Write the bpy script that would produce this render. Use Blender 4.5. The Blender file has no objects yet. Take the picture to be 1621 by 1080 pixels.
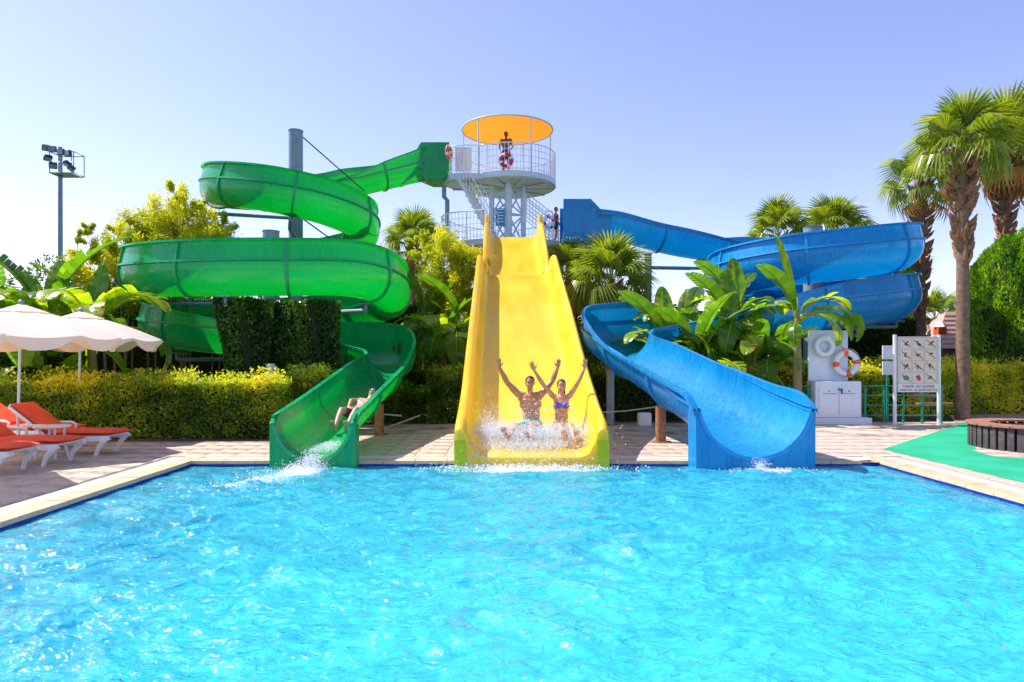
import bpy, math, random
import numpy as np
from mathutils import Vector, Matrix, Quaternion
R = math.radians
random.seed(7); rng = np.random.default_rng(7)
scene = bpy.context.scene
COL = scene.collection

# ------------------------------------------------------------------ camera
CAMH = 1.6
F = 1081.0
def P(px, py, Y):                      # photograph position -> point at real distance Y
    return Vector(((px - 800) / F * Y, Y, CAMH - (py - 569) / F * Y))
def GX(px, Y): return (px - 800) / F * Y
def GZ(py, Y): return CAMH - (py - 569) / F * Y
cam_d = bpy.data.cameras.new('camera'); cam = bpy.data.objects.new('camera', cam_d); COL.objects.link(cam)
cam.location = (0, 0, CAMH); cam.rotation_euler = (R(90), 0, 0)
cam_d.sensor_width = 36; cam_d.lens = 36 * F / 1621
cam_d.shift_x = 10.5 / 1621; cam_d.shift_y = 29 / 1621
cam_d.clip_start = 0.05; cam_d.clip_end = 3000
scene.camera = cam

# ------------------------------------------------------------------ light
SUN_AZ, SUN_EL = R(-68), R(53)         # azimuth from +Y towards +X
SKY = 0.15
EXPOSURE = 0.6
w = bpy.data.worlds.new('World'); scene.world = w; w.use_nodes = True
nt = w.node_tree; nt.nodes.clear()
sky = nt.nodes.new('ShaderNodeTexSky'); sky.sky_type = 'NISHITA'; sky.sun_disc = False
sky.sun_elevation = SUN_EL; sky.sun_rotation = SUN_AZ
sky.altitude = 0; sky.air_density = 1.0; sky.dust_density = 0.5; sky.ozone_density = 3.0
bg = nt.nodes.new('ShaderNodeBackground'); bg.inputs[1].default_value = SKY
ow = nt.nodes.new('ShaderNodeOutputWorld')
tint = nt.nodes.new('ShaderNodeMix'); tint.data_type = 'RGBA'; tint.blend_type = 'MULTIPLY'; tint.inputs[0].default_value = 1; tint.inputs[7].default_value = (1.2, .97, 1.1, 1)
nt.links.new(sky.outputs[0], tint.inputs[6]); nt.links.new(tint.outputs[2], bg.inputs[0]); nt.links.new(bg.outputs[0], ow.inputs[0])
S = Vector((math.sin(SUN_AZ) * math.cos(SUN_EL), math.cos(SUN_AZ) * math.cos(SUN_EL), math.sin(SUN_EL)))
sd = bpy.data.lights.new('sun', 'SUN'); sd.energy = 5.0; sd.angle = R(0.5); sd.color = (1, .95, .87)
so = bpy.data.objects.new('sun', sd); COL.objects.link(so); so.rotation_euler = S.to_track_quat('Z', 'Y').to_euler()
so.location = (0, 0, 30)
vs = scene.view_settings
scene.display_settings.display_device = 'sRGB'
vs.view_transform = 'Standard'; vs.look = 'None'; vs.gamma = 1; vs.exposure = EXPOSURE; vs.use_curve_mapping = False
scene.render.engine = 'CYCLES'
cy = scene.cycles
cy.use_denoising = True; cy.max_bounces = 8; cy.diffuse_bounces = 4; cy.transmission_bounces = 6
cy.transparent_max_bounces = 12; cy.glossy_bounces = 3; cy.sample_clamp_indirect = 6
cy.use_adaptive_sampling = True; cy.adaptive_threshold = 0.02

# ------------------------------------------------------------------ materials
def new_mat(name):
    m = bpy.data.materials.new(name); m.use_nodes = True
    t = m.node_tree; t.nodes.clear()
    return m, t, t.nodes.new('ShaderNodeOutputMaterial')
def N(t, kind, **kw):
    n = t.nodes.new(kind)
    for k, v in kw.items():
        if k in n.inputs: n.inputs[k].default_value = v
        else: setattr(n, k, v)
    return n
def noise(t, scale, detail=4, rough=.55, coord='Object', vec=None):
    n = N(t, 'ShaderNodeTexNoise'); n.inputs['Scale'].default_value = scale
    n.inputs['Detail'].default_value = detail; n.inputs['Roughness'].default_value = rough
    if vec is None:
        tc = N(t, 'ShaderNodeTexCoord'); vec = tc.outputs[coord]
    t.links.new(vec, n.inputs['Vector']); return n
def ramp(t, src, stops):
    r = N(t, 'ShaderNodeValToRGB'); cr = r.color_ramp
    while len(cr.elements) > 1: cr.elements.remove(cr.elements[-1])
    cr.elements[0].position = stops[0][0]; cr.elements[0].color = (*stops[0][1], 1)
    for p, c in stops[1:]:
        e = cr.elements.new(p); e.color = (*c, 1)
    t.links.new(src, r.inputs[0]); return r
def principled(name, c1, c2=None, rough=.5, scale=4, bump=0, bscale=30, metal=0, spec=.5, coat=0, trans=0, tcol=None, rvar=0, detail=5):
    m, t, out = new_mat(name)
    b = N(t, 'ShaderNodeBsdfPrincipled'); b.inputs['Roughness'].default_value = rough
    b.inputs['Metallic'].default_value = metal; b.inputs['Specular IOR Level'].default_value = spec
    b.inputs['Coat Weight'].default_value = coat; b.inputs['Coat Roughness'].default_value = .08
    if c2 is None: b.inputs['Base Color'].default_value = (*c1, 1); colsrc = None
    else:
        n = noise(t, scale, detail); r = ramp(t, n.outputs[0], [(.3, c1), (.7, c2)])
        t.links.new(r.outputs[0], b.inputs['Base Color']); colsrc = r.outputs[0]
        if rvar:
            mp = N(t, 'ShaderNodeMapRange'); mp.inputs['To Min'].default_value = max(.02, rough - rvar); mp.inputs['To Max'].default_value = rough + rvar
            mp.inputs['From Min'].default_value = .35; mp.inputs['From Max'].default_value = .65
            t.links.new(n.outputs[0], mp.inputs[0]); t.links.new(mp.outputs[0], b.inputs['Roughness'])
    if bump:
        n2 = noise(t, bscale, 5); bm = N(t, 'ShaderNodeBump'); bm.inputs['Strength'].default_value = bump; bm.inputs['Distance'].default_value = .02
        t.links.new(n2.outputs[0], bm.inputs['Height']); t.links.new(bm.outputs[0], b.inputs['Normal'])
    sh = b.outputs[0]
    if trans:
        tr = N(t, 'ShaderNodeBsdfTranslucent'); mx = N(t, 'ShaderNodeMixShader'); mx.inputs[0].default_value = trans
        if tcol: tr.inputs[0].default_value = (*tcol, 1)
        elif colsrc: t.links.new(colsrc, tr.inputs[0])
        else: tr.inputs[0].default_value = (*c1, 1)
        t.links.new(sh, mx.inputs[1]); t.links.new(tr.outputs[0], mx.inputs[2]); sh = mx.outputs[0]
    t.links.new(sh, out.inputs[0]); return m
def leaf_mat(name, stops, trans=.45, tmul=(1.5, 1.6, .6), rough=.45, spec=.35, attr='tint'):
    m, t, out = new_mat(name)
    a = N(t, 'ShaderNodeAttribute'); a.attribute_name = attr
    r = ramp(t, a.outputs['Fac'], stops)
    b = N(t, 'ShaderNodeBsdfPrincipled'); b.inputs['Roughness'].default_value = rough; b.inputs['Specular IOR Level'].default_value = spec
    t.links.new(r.outputs[0], b.inputs['Base Color'])
    mu = N(t, 'ShaderNodeMix'); mu.data_type = 'RGBA'; mu.blend_type = 'MULTIPLY'; mu.inputs[0].default_value = 1
    t.links.new(r.outputs[0], mu.inputs[6]); mu.inputs[7].default_value = (*tmul, 1)
    tr = N(t, 'ShaderNodeBsdfTranslucent'); t.links.new(mu.outputs[2], tr.inputs[0])
    mx = N(t, 'ShaderNodeMixShader'); mx.inputs[0].default_value = trans
    t.links.new(b.outputs[0], mx.inputs[1]); t.links.new(tr.outputs[0], mx.inputs[2]); t.links.new(mx.outputs[0], out.inputs[0])
    return m
def slide_mat(name, c1, c2, tcol, trans=.4, rough=.22, streak=True):
    m, t, out = new_mat(name)
    b = N(t, 'ShaderNodeBsdfPrincipled'); b.inputs['Coat Weight'].default_value = .2; b.inputs['Coat Roughness'].default_value = .08; b.inputs['Specular IOR Level'].default_value = .35
    tc = N(t, 'ShaderNodeTexCoord'); mp = N(t, 'ShaderNodeMapping'); mp.inputs['Scale'].default_value = (6, 6, .5) if streak else (1.6, .3, .6)
    t.links.new(tc.outputs['Object'], mp.inputs[0])
    n = noise(t, 2.2, 6 if streak else 3, .65 if streak else .5, vec=mp.outputs[0]); n2 = noise(t, .8, 4)
    ad = N(t, 'ShaderNodeMath', operation='MULTIPLY_ADD'); ad.inputs[1].default_value = .45; t.links.new(n.outputs[0], ad.inputs[0])
    hf = N(t, 'ShaderNodeMath', operation='MULTIPLY'); hf.inputs[1].default_value = .55; t.links.new(n2.outputs[0], hf.inputs[0]); t.links.new(hf.outputs[0], ad.inputs[2])
    r = ramp(t, ad.outputs[0], [(.38, c1), (.62, c2)])
    t.links.new(r.outputs[0], b.inputs['Base Color'])
    mr = N(t, 'ShaderNodeMapRange'); mr.inputs['From Min'].default_value = .35; mr.inputs['From Max'].default_value = .65
    mr.inputs['To Min'].default_value = rough - .08; mr.inputs['To Max'].default_value = rough + .16
    t.links.new(n.outputs[0], mr.inputs[0]); t.links.new(mr.outputs[0], b.inputs['Roughness'])
    n3 = noise(t, 3.5, 2); bm = N(t, 'ShaderNodeBump'); bm.inputs['Strength'].default_value = .08; bm.inputs['Distance'].default_value = .03
    t.links.new(n3.outputs[0], bm.inputs['Height']); t.links.new(bm.outputs[0], b.inputs['Normal'])
    tr = N(t, 'ShaderNodeBsdfTranslucent'); tr.inputs[0].default_value = (*tcol, 1)
    mx = N(t, 'ShaderNodeMixShader'); mx.inputs[0].default_value = trans
    t.links.new(b.outputs[0], mx.inputs[1]); t.links.new(tr.outputs[0], mx.inputs[2]); t.links.new(mx.outputs[0], out.inputs[0])
    return m
M = {}
M['green'] = slide_mat('green_fibreglass', (.002, .3, .1), (.01, .44, .14), (.0, .62, .02), .24)
M['blue'] = slide_mat('blue_fibreglass', (.0, .2, .46), (.02, .31, .64), (.0, .3, .75), .22)
M['yellow'] = slide_mat('yellow_fibreglass', (.93, .6, .02), (1.0, .72, .05), (1.0, .66, .01), .3, rough=.26, streak=False)
M['green_rib'] = principled('green_flange', (.004, .34, .11), (.01, .42, .15), .4, 6, coat=.2, trans=.15, tcol=(.0, .6, .05))
M['blue_rib'] = principled('blue_flange', (.005, .24, .56), (.01, .3, .66), .4, 6, coat=.2, trans=.1)
M['lime'] = slide_mat('lime_fibreglass', (.55, .6, .0), (.6, .66, .01), (.7, .8, .0), .3)
M['greysteel'] = principled('painted_grey_steel', (.17, .25, .3), (.24, .32, .36), .45, 3, .1, 12)
M['palesteel'] = principled('pale_blue_steel', (.5, .6, .68), (.62, .7, .76), .4, 3, .05, 12)
M['whitepaint'] = principled('white_paint', (.72, .74, .76), (.82, .83, .84), .35, 5, .04, 20)
M['platform'] = principled('platform_underside', (.45, .5, .42), (.62, .62, .5), .6, 3, .1, 15)
M['orange'] = principled('orange_canvas', (.8, .24, .02), (.9, .3, .03), .8, 8, trans=.5, tcol=(1.0, .3, .02))
M['galv'] = principled('galvanised', (.3, .33, .36), (.42, .45, .47), .4, 9, metal=.6)
M['dark'] = principled('dark_metal', (.03, .035, .05), (.05, .055, .07), .5, 8)
M['lens'] = principled('lamp_glass', (.25, .33, .38), rough=.1, spec=.8)
M['rust'] = principled('rusty_post', (.2, .07, .03), (.42, .2, .11), .8, 14, .4, 40)
M['red'] = principled('red_orange_cushion', (.72, .05, .015), (.85, .09, .025), .75, 5, .25, 25)
M['plastic'] = principled('white_plastic', (.74, .75, .78), (.82, .82, .83), .3, 5)
M['canvas'] = principled('cream_canvas', (.87, .81, .72), (.92, .88, .8), .85, 3, .15, 14, trans=.38, tcol=(1.0, .74, .48))
M['skin'] = principled('tanned_skin', (.5, .17, .06), (.6, .24, .09), .35, 6, .1, 60, spec=.6, coat=.25)
M['skin2'] = principled('light_tan_skin', (.6, .24, .1), (.68, .31, .14), .35, 6, .1, 60, spec=.6, coat=.25)
M['skin3'] = principled('pale_skin', (.5, .27, .18), (.6, .34, .23), .4, 6, .1, 60)
M['darkskin'] = principled('deep_tanned_skin', (.16, .05, .02), (.22, .075, .035), .45, 6)
M['hair'] = principled('dark_brown_hair', (.018, .009, .005), (.04, .02, .01), .5, 60, .5, 120)
M['hair2'] = principled('wet_brown_hair', (.05, .02, .01), (.09, .04, .02), .35, 60, .5, 120)
M['eye'] = principled('eye_dark', (.01, .008, .007), rough=.2)
M['teeth'] = principled('teeth', (.8, .78, .72), rough=.3)
M['lip'] = principled('lip', (.35, .08, .06), rough=.4)
M['turq'] = principled('turquoise_cloth', (.02, .3, .27), (.3, .6, .55), .7, 25)
M['bikini'] = principled('blue_violet_print', (.06, .06, .5), (.25, .12, .6), .6, 45)
M['maroon'] = principled('maroon_cloth', (.16, .01, .03), (.28, .03, .06), .7, 25)
M['navy'] = principled('navy_cloth', (.01, .015, .06), rough=.8)
M['whitecloth'] = principled('white_cloth', (.7, .68, .66), rough=.9)
M['buoyred'] = principled('lifebuoy_red', (.55, .012, .03), rough=.4)
M['buoyorange'] = principled('lifebuoy_orange', (.85, .1, .03), rough=.4)
M['buoywhite'] = principled('lifebuoy_white', (.72, .75, .82), rough=.35)
M['rope'] = principled('rope', (.6, .58, .52), rough=.9)
M['wood'] = principled('dark_wood', (.035, .028, .03), (.085, .07, .07), .65, 12, .4, 30)
M['redwood'] = principled('red_brown_wood', (.26, .1, .06), (.4, .19, .12), .6, 10, .3, 30)
M['rooftile'] = principled('clay_roof_tile', (.36, .2, .16), (.52, .34, .28), .8, 12, .2, 30)
M['hutwall'] = principled('brown_hut_boards', (.09, .045, .035), (.15, .075, .055), .8, 10, .3, 25)
M['rail'] = principled('green_rail_paint', (.0, .22, .14), (.01, .32, .2), .4, 5)
M['bark'] = principled('palm_bark', (.13, .075, .045), (.27, .17, .11), .9, 9, .8, 22)
M['boot'] = principled('palm_boot', (.2, .08, .04), (.36, .19, .1), .9, 14, .4, 30)
M['stem'] = principled('banana_stem', (.16, .17, .05), (.3, .2, .08), .7, 7, .3, 20)
M['trunk'] = principled('tree_trunk', (.08, .055, .035), (.14, .1, .07), .9, 9, .5, 25)
M['core'] = principled('dark_core', (.012, .02, .006), (.03, .035, .012), .95, 12, .5, 30)
M['sign'] = principled('sign_panel', (.62, .52, .44), (.7, .6, .5), .5, 4)
M['signcell'] = principled('sign_cell', (.74, .62, .5), (.8, .68, .56), .5, 4)
M['ink'] = principled('black_ink', (.03, .03, .03), rough=.5)
M['redink'] = principled('red_ink', (.6, .02, .05), rough=.5)
M['tealink'] = principled('teal_ink', (.02, .25, .3), rough=.5)
M['boardblue'] = principled('white_blue_board', (.6, .66, .82), (.75, .78, .86), .4, 2)
M['bluesign'] = principled('blue_sign', (.02, .22, .4), (.03, .28, .46), .5, 4)
M['whiteletter'] = principled('white_letter', (.8, .8, .8), rough=.5)
M['wall'] = principled('white_render', (.7, .7, .7), (.78, .78, .77), .85, 3)
M['coping'] = principled('coping_stone', (.52, .33, .2), (.66, .46, .3), .7, 5, .25, 50)
M['grate'] = principled('grate_plastic', (.66, .66, .66), (.78, .78, .77), .5, 9)
M['bluetile'] = principled('navy_tile', (.005, .01, .16), (.01, .03, .3), .15, 12)
M['carpet'] = principled('green_floor_paint', (.0, .29, .14), (.015, .42, .22), .75, 1.3, .25, 60)
M['soil'] = principled('soil', (.06, .045, .03), (.1, .08, .05), .95, 5, .5, 20)
M['grass'] = principled('lawn', (.025, .06, .01), (.06, .11, .02), .95, 6, .5, 40)
M['pathpave'] = principled('brown_paving', (.3, .2, .16), (.42, .3, .24), .85, 6, .2, 30)
def deck_mat():
    m, t, out = new_mat('deck_tile'); b = N(t, 'ShaderNodeBsdfPrincipled')
    oi = N(t, 'ShaderNodeObjectInfo')
    n = noise(t, 1.3, 6, .6); n2 = noise(t, 22, 4)
    r = ramp(t, n.outputs[0], [(.32, (.38, .28, .21)), (.5, (.56, .44, .35)), (.7, (.66, .54, .44))])
    r2 = ramp(t, n2.outputs[0], [(.3, (.82, .82, .82)), (.7, (1.08, 1.08, 1.08))])
    r3 = ramp(t, oi.outputs['Random'], [(0, (.95, .95, .95)), (1, (1.02, 1.01, 1.0))])
    m1 = N(t, 'ShaderNodeMix'); m1.data_type = 'RGBA'; m1.blend_type = 'MULTIPLY'; m1.inputs[0].default_value = 1
    m2 = N(t, 'ShaderNodeMix'); m2.data_type = 'RGBA'; m2.blend_type = 'MULTIPLY'; m2.inputs[0].default_value = 1
    t.links.new(r.outputs[0], m1.inputs[6]); t.links.new(r2.outputs[0], m1.inputs[7]); t.links.new(m1.outputs[2], m2.inputs[6]); t.links.new(r3.outputs[0], m2.inputs[7])
    t.links.new(m2.outputs[2], b.inputs['Base Color'])
    mp = N(t, 'ShaderNodeMapRange'); mp.inputs['From Min'].default_value = .38; mp.inputs['From Max'].default_value = .56; mp.inputs['To Min'].default_value = .22; mp.inputs['To Max'].default_value = .7
    t.links.new(n.outputs[0], mp.inputs[0]); t.links.new(mp.outputs[0], b.inputs['Roughness'])
    bm = N(t, 'ShaderNodeBump'); bm.inputs['Strength'].default_value = .2; bm.inputs['Distance'].default_value = .01
    t.links.new(n2.outputs[0], bm.inputs['Height']); t.links.new(bm.outputs[0], b.inputs['Normal'])
    t.links.new(b.outputs[0], out.inputs[0]); return m
M['deck'] = deck_mat()
M['grout'] = principled('deck_joint', (.34, .27, .21), (.42, .34, .28), .9, 8)
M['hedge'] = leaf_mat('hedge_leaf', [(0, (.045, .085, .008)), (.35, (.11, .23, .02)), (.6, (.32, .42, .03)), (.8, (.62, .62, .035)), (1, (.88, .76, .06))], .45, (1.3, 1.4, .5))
M['bananaleaf'] = leaf_mat('banana_leaf', [(0, (.03, .11, .012)), (.5, (.1, .23, .018)), (.8, (.3, .42, .025)), (1, (.45, .32, .08))], .5, (2.6, 2.3, .5), .28, .5)
M['midrib'] = principled('banana_midrib', (.35, .42, .1), rough=.5, trans=.2)
M['palm'] = leaf_mat('palm_leaf', [(0, (.05, .1, .012)), (.5, (.17, .25, .02)), (.85, (.38, .4, .035)), (1, (.5, .22, .06))], .4, (1.9, 1.8, .5), .35, .5)
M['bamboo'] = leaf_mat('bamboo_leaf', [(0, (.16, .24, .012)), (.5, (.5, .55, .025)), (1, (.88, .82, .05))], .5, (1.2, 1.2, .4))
M['ivy'] = leaf_mat('ivy_leaf', [(0, (.02, .06, .01)), (.6, (.07, .16, .015)), (1, (.25, .34, .03))], .35, (1.6, 1.7, .5), .3, .5)
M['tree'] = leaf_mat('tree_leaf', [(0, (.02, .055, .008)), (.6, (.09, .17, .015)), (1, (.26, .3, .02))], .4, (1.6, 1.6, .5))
M['thuja'] = leaf_mat('thuja_leaf', [(0, (.05, .14, .012)), (.5, (.16, .34, .02)), (1, (.5, .58, .03))], .4, (1.5, 1.6, .4))
def drop_mat():
    m, t, out = new_mat('water_spray'); b = N(t, 'ShaderNodeBsdfPrincipled'); b.inputs['Base Color'].default_value = (.92, .95, .97, 1)
    b.inputs['Roughness'].default_value = .15
    tr = N(t, 'ShaderNodeBsdfTranslucent'); tr.inputs[0].default_value = (.95, .97, 1, 1); mx = N(t, 'ShaderNodeMixShader'); mx.inputs[0].default_value = .5
    t.links.new(b.outputs[0], mx.inputs[1]); t.links.new(tr.outputs[0], mx.inputs[2])
    t.links.new(mx.outputs[0], out.inputs[0]); return m
M['spray'] = drop_mat()
def water_mat():
    m, t, out = new_mat('pool_water')
    tc = N(t, 'ShaderNodeTexCoord'); mp = N(t, 'ShaderNodeMapping'); mp.inputs['Scale'].default_value = (1, 1.6, 1); t.links.new(tc.outputs['Object'], mp.inputs[0])
    n1 = noise(t, 6.5, 4, .5, vec=mp.outputs[0]); n1.inputs['Distortion'].default_value = 1.1
    bm = N(t, 'ShaderNodeBump'); bm.inputs['Strength'].default_value = 1.0; bm.inputs['Distance'].default_value = .048
    t.links.new(n1.outputs[0], bm.inputs['Height'])
    tra = N(t, 'ShaderNodeBsdfTransparent'); tra.inputs[0].default_value = (.38, .88, 1, 1)
    ref = N(t, 'ShaderNodeBsdfRefraction'); ref.inputs['IOR'].default_value = 1.33; ref.inputs['Roughness'].default_value = .05; ref.inputs['Color'].default_value = (.38, .88, 1, 1)
    t.links.new(bm.outputs[0], ref.inputs['Normal'])
    dif = N(t, 'ShaderNodeBsdfDiffuse'); dif.inputs['Color'].default_value = (.08, .74, .97, 1); t.links.new(bm.outputs[0], dif.inputs['Normal'])
    glo = N(t, 'ShaderNodeBsdfGlossy'); glo.inputs['Roughness'].default_value = .07; t.links.new(bm.outputs[0], glo.inputs['Normal'])
    fr = N(t, 'ShaderNodeFresnel'); fr.inputs['IOR'].default_value = 1.42; t.links.new(bm.outputs[0], fr.inputs['Normal'])
    mx1 = N(t, 'ShaderNodeMixShader'); mx1.inputs[0].default_value = .45; t.links.new(tra.outputs[0], mx1.inputs[1]); t.links.new(ref.outputs[0], mx1.inputs[2])
    mx2 = N(t, 'ShaderNodeMixShader'); mx2.inputs[0].default_value = .5; nb = noise(t, 1.5, 6, .68, vec=mp.outputs[0]); nb.inputs['Distortion'].default_value = 1.6
    mb_ = N(t, 'ShaderNodeMapRange'); mb_.inputs['From Min'].default_value = .38; mb_.inputs['From Max'].default_value = .64; mb_.inputs['To Min'].default_value = .24; mb_.inputs['To Max'].default_value = .5
    t.links.new(nb.outputs[0], mb_.inputs[0]); t.links.new(mb_.outputs[0], mx2.inputs[0]); t.links.new(mx1.outputs[0], mx2.inputs[1]); t.links.new(dif.outputs[0], mx2.inputs[2])
    mx3 = N(t, 'ShaderNodeMixShader'); t.links.new(fr.outputs[0], mx3.inputs[0]); t.links.new(mx2.outputs[0], mx3.inputs[1]); t.links.new(glo.outputs[0], mx3.inputs[2])
    foam = N(t, 'ShaderNodeBsdfDiffuse'); foam.inputs['Color'].default_value = (.85, .9, .93, 1)
    at = N(t, 'ShaderNodeAttribute'); at.attribute_name = 'foam'
    nf = noise(t, 16, 7, .75, vec=mp.outputs[0]); nf.inputs['Distortion'].default_value = .8
    ad = N(t, 'ShaderNodeMath', operation='ADD'); t.links.new(at.outputs['Fac'], ad.inputs[0]); t.links.new(nf.outputs[0], ad.inputs[1])
    mr = N(t, 'ShaderNodeMapRange'); mr.inputs['From Min'].default_value = .78; mr.inputs['From Max'].default_value = 1.05; t.links.new(ad.outputs[0], mr.inputs[0])
    mx4 = N(t, 'ShaderNodeMixShader'); t.links.new(mr.outputs[0], mx4.inputs[0]); t.links.new(mx3.outputs[0], mx4.inputs[1]); t.links.new(foam.outputs[0], mx4.inputs[2])
    t.links.new(mx4.outputs[0], out.inputs[0]); return m
M['water'] = water_mat()
M['poolfloor'] = principled('pool_floor', (.2, .8, .9), (.3, .88, .95), .5, 1.2)

# ------------------------------------------------------------------ builders
ORG = {}
def tag(o, label=None, cat=None, group=None, kind=None):
    if label: o['label'] = label
    if cat: o['category'] = cat
    if group: o['group'] = group
    if kind: o['kind'] = kind
    return o
def thing(name, label, cat, loc=(0, 0, 0), group=None):
    o = bpy.data.objects.new(name, None); COL.objects.link(o); o.location = loc; o.empty_display_size = .2
    ORG[o.name] = Vector(loc); return tag(o, label, cat, group)
def link_mesh(name, me, mat, parent=None, origin=None):
    if mat is not None and not me.materials: me.materials.append(M[mat] if isinstance(mat, str) else mat)
    o = bpy.data.objects.new(name, me); COL.objects.link(o)
    if parent is not None:
        o.parent = parent; ORG[o.name] = ORG[parent.name]
    else:
        ORG[o.name] = Vector(origin or (0, 0, 0)); o.location = ORG[o.name]
    return o
class MB:
    def __init__(s): s.v = []; s.f = []
    def add(s, vs, fs):
        b = len(s.v); s.v += [tuple(v) for v in vs]; s.f += [tuple(i + b for i in f) for f in fs]; return s
    def box(s, c, d, rz=0, bev=0, rot=None):
        x, y, z = d[0] / 2, d[1] / 2, d[2] / 2
        q = rot if rot is not None else Matrix.Rotation(rz, 3, 'Z')
        b = min(bev, x * .9, y * .9, z * .9)
        if b <= 0:
            vs = [Vector((i * x, j * y, k * z)) for k in (-1, 1) for j in (-1, 1) for i in (-1, 1)]
            fs = [(0, 2, 3, 1), (4, 5, 7, 6), (0, 1, 5, 4), (2, 6, 7, 3), (0, 4, 6, 2), (1, 3, 7, 5)]
        else:
            vs = []; 
            ring = [(-x, -y + b), (-x + b, -y), (x - b, -y), (x, -y + b), (x, y - b), (x - b, y), (-x + b, y), (-x, y - b)]
            for zz, sc in ((-z, 1), (z - b, 1)): vs += [Vector((p[0], p[1], zz)) for p in ring]
            ring2 = [(-x + b * .6, -y + b), (-x + b, -y + b * .6), (x - b, -y + b * .6), (x - b * .6, -y + b), (x - b * .6, y - b), (x - b, y - b * .6), (-x + b, y - b * .6), (-x + b * .6, y - b)]
            vs += [Vector((p[0], p[1], z)) for p in ring2]
            fs = [tuple(range(7, -1, -1)), tuple(range(16, 24))]
            for l in (0, 8): fs += [(l + i, l + (i + 1) % 8, l + 8 + (i + 1) % 8, l + 8 + i) for i in range(8)]
        c = Vector(c); return s.add([q @ v + c for v in vs], fs)
    def tube(s, pts, r, n=8, cap=True):
        pts = [Vector(p) for p in pts]; k = len(pts)
        rs = r if isinstance(r, (list, tuple)) else [r] * k
        vs = []; prev = None
        for i, p in enumerate(pts):
            t = (pts[min(i + 1, k - 1)] - pts[max(i - 1, 0)]).normalized()
            if prev is None:
                a = Vector((0, 0, 1)) if abs(t.z) < .9 else Vector((1, 0, 0)); u = t.cross(a).normalized()
            else: u = (prev - t * prev.dot(t)).normalized()
            prev = u; v = t.cross(u)
            vs += [p + (u * math.cos(2 * math.pi * j / n) + v * math.sin(2 * math.pi * j / n)) * rs[i] for j in range(n)]
        fs = [(i * n + j, i * n + (j + 1) % n, (i + 1) * n + (j + 1) % n, (i + 1) * n + j) for i in range(k - 1) for j in range(n)]
        if cap: fs += [tuple(range(n - 1, -1, -1)), tuple(range((k - 1) * n, k * n))]
        return s.add(vs, fs)
    def prism(s, poly, z0, z1):
        n = len(poly); vs = [(p[0], p[1], z0) for p in poly] + [(p[0], p[1], z1) for p in poly]
        return s.add(vs, [tuple(range(n - 1, -1, -1)), tuple(range(n, 2 * n))] + [(i, (i + 1) % n, n + (i + 1) % n, n + i) for i in range(n)])
    def xprism(s, poly, x0, x1, rot=None, c=(0, 0, 0)):     # polygon in YZ extruded along X
        n = len(poly); c = Vector(c); q = rot or Matrix.Identity(3)
        vs = [q @ Vector((x0, p[0], p[1])) + c for p in poly] + [q @ Vector((x1, p[0], p[1])) + c for p in poly]
        return s.add(vs, [tuple(range(n)), tuple(range(2 * n - 1, n - 1, -1))] + [(i, n + i, n + (i + 1) % n, (i + 1) % n) for i in range(n)])
    def ell(s, c, r, rot=None, nu=16, nv=10):
        c = Vector(c); q = rot or Matrix.Identity(3); vs = []
        for j in range(nv + 1):
            th = math.pi * j / nv
            for i in range(nu):
                ph = 2 * math.pi * i / nu
                vs.append(q @ Vector((r[0] * math.sin(th) * math.cos(ph), r[1] * math.sin(th) * math.sin(ph), r[2] * math.cos(th))) + c)
        fs = [(j * nu + i, (j + 1) * nu + i, (j + 1) * nu + (i + 1) % nu, j * nu + (i + 1) % nu) for j in range(nv) for i in range(nu)]
        return s.add(vs, fs)
    def torus(s, c, R0, r0, rot=None, a0=0, a1=2 * math.pi, nu=32, nv=10, prof=(1, 1)):
        c = Vector(c); q = rot or Matrix.Identity(3); full = abs(a1 - a0 - 2 * math.pi) < 1e-6; m = nu if full else nu + 1; vs = []
        for i in range(m):
            a = a0 + (a1 - a0) * i / nu
            for j in range(nv):
                b = 2 * math.pi * j / nv; rr = R0 + r0 * prof[0] * math.cos(b)
                vs.append(q @ Vector((rr * math.cos(a), r0 * prof[1] * math.sin(b), rr * math.sin(a))) + c)
        fs = [(i * nv + j, i * nv + (j + 1) % nv, ((i + 1) % m) * nv + (j + 1) % nv, ((i + 1) % m) * nv + j) for i in range(nu if full else nu) for j in range(nv)]
        if not full: fs += [tuple(range(nv)), tuple(range(nu * nv + nv - 1, nu * nv - 1, -1))]
        return s.add(vs, fs)
    def mesh(s, name, org=(0, 0, 0), angle=35):
        me = bpy.data.meshes.new(name); o = Vector(org)
        me.from_pydata([tuple(Vector(v) - o) for v in s.v], [], s.f); me.validate(); me.update()
        if angle:
            me.polygons.foreach_set('use_smooth', [True] * len(me.polygons)); me.set_sharp_from_angle(angle=R(angle))
        return me
    def build(s, name, mat, parent=None, origin=None, angle=35):
        org = ORG[parent.name] if parent is not None else (origin or (0, 0, 0))
        return link_mesh(name, s.mesh(name, org, angle), mat, parent, origin)
def copy_tree(o, loc=None, rz=None, label=None):
    def rec(a, par):
        c = a.copy(); COL.objects.link(c); ORG[c.name] = Vector(loc) if loc is not None else ORG[a.name]
        if par is not None:
            c.parent = par
        for ch in a.children: rec(ch, c)
        return c
    r = rec(o, None)
    if loc is not None: r.location = loc
    if rz is not None: r.rotation_euler = (0, 0, rz)
    if label: r['label'] = label
    return r
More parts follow.
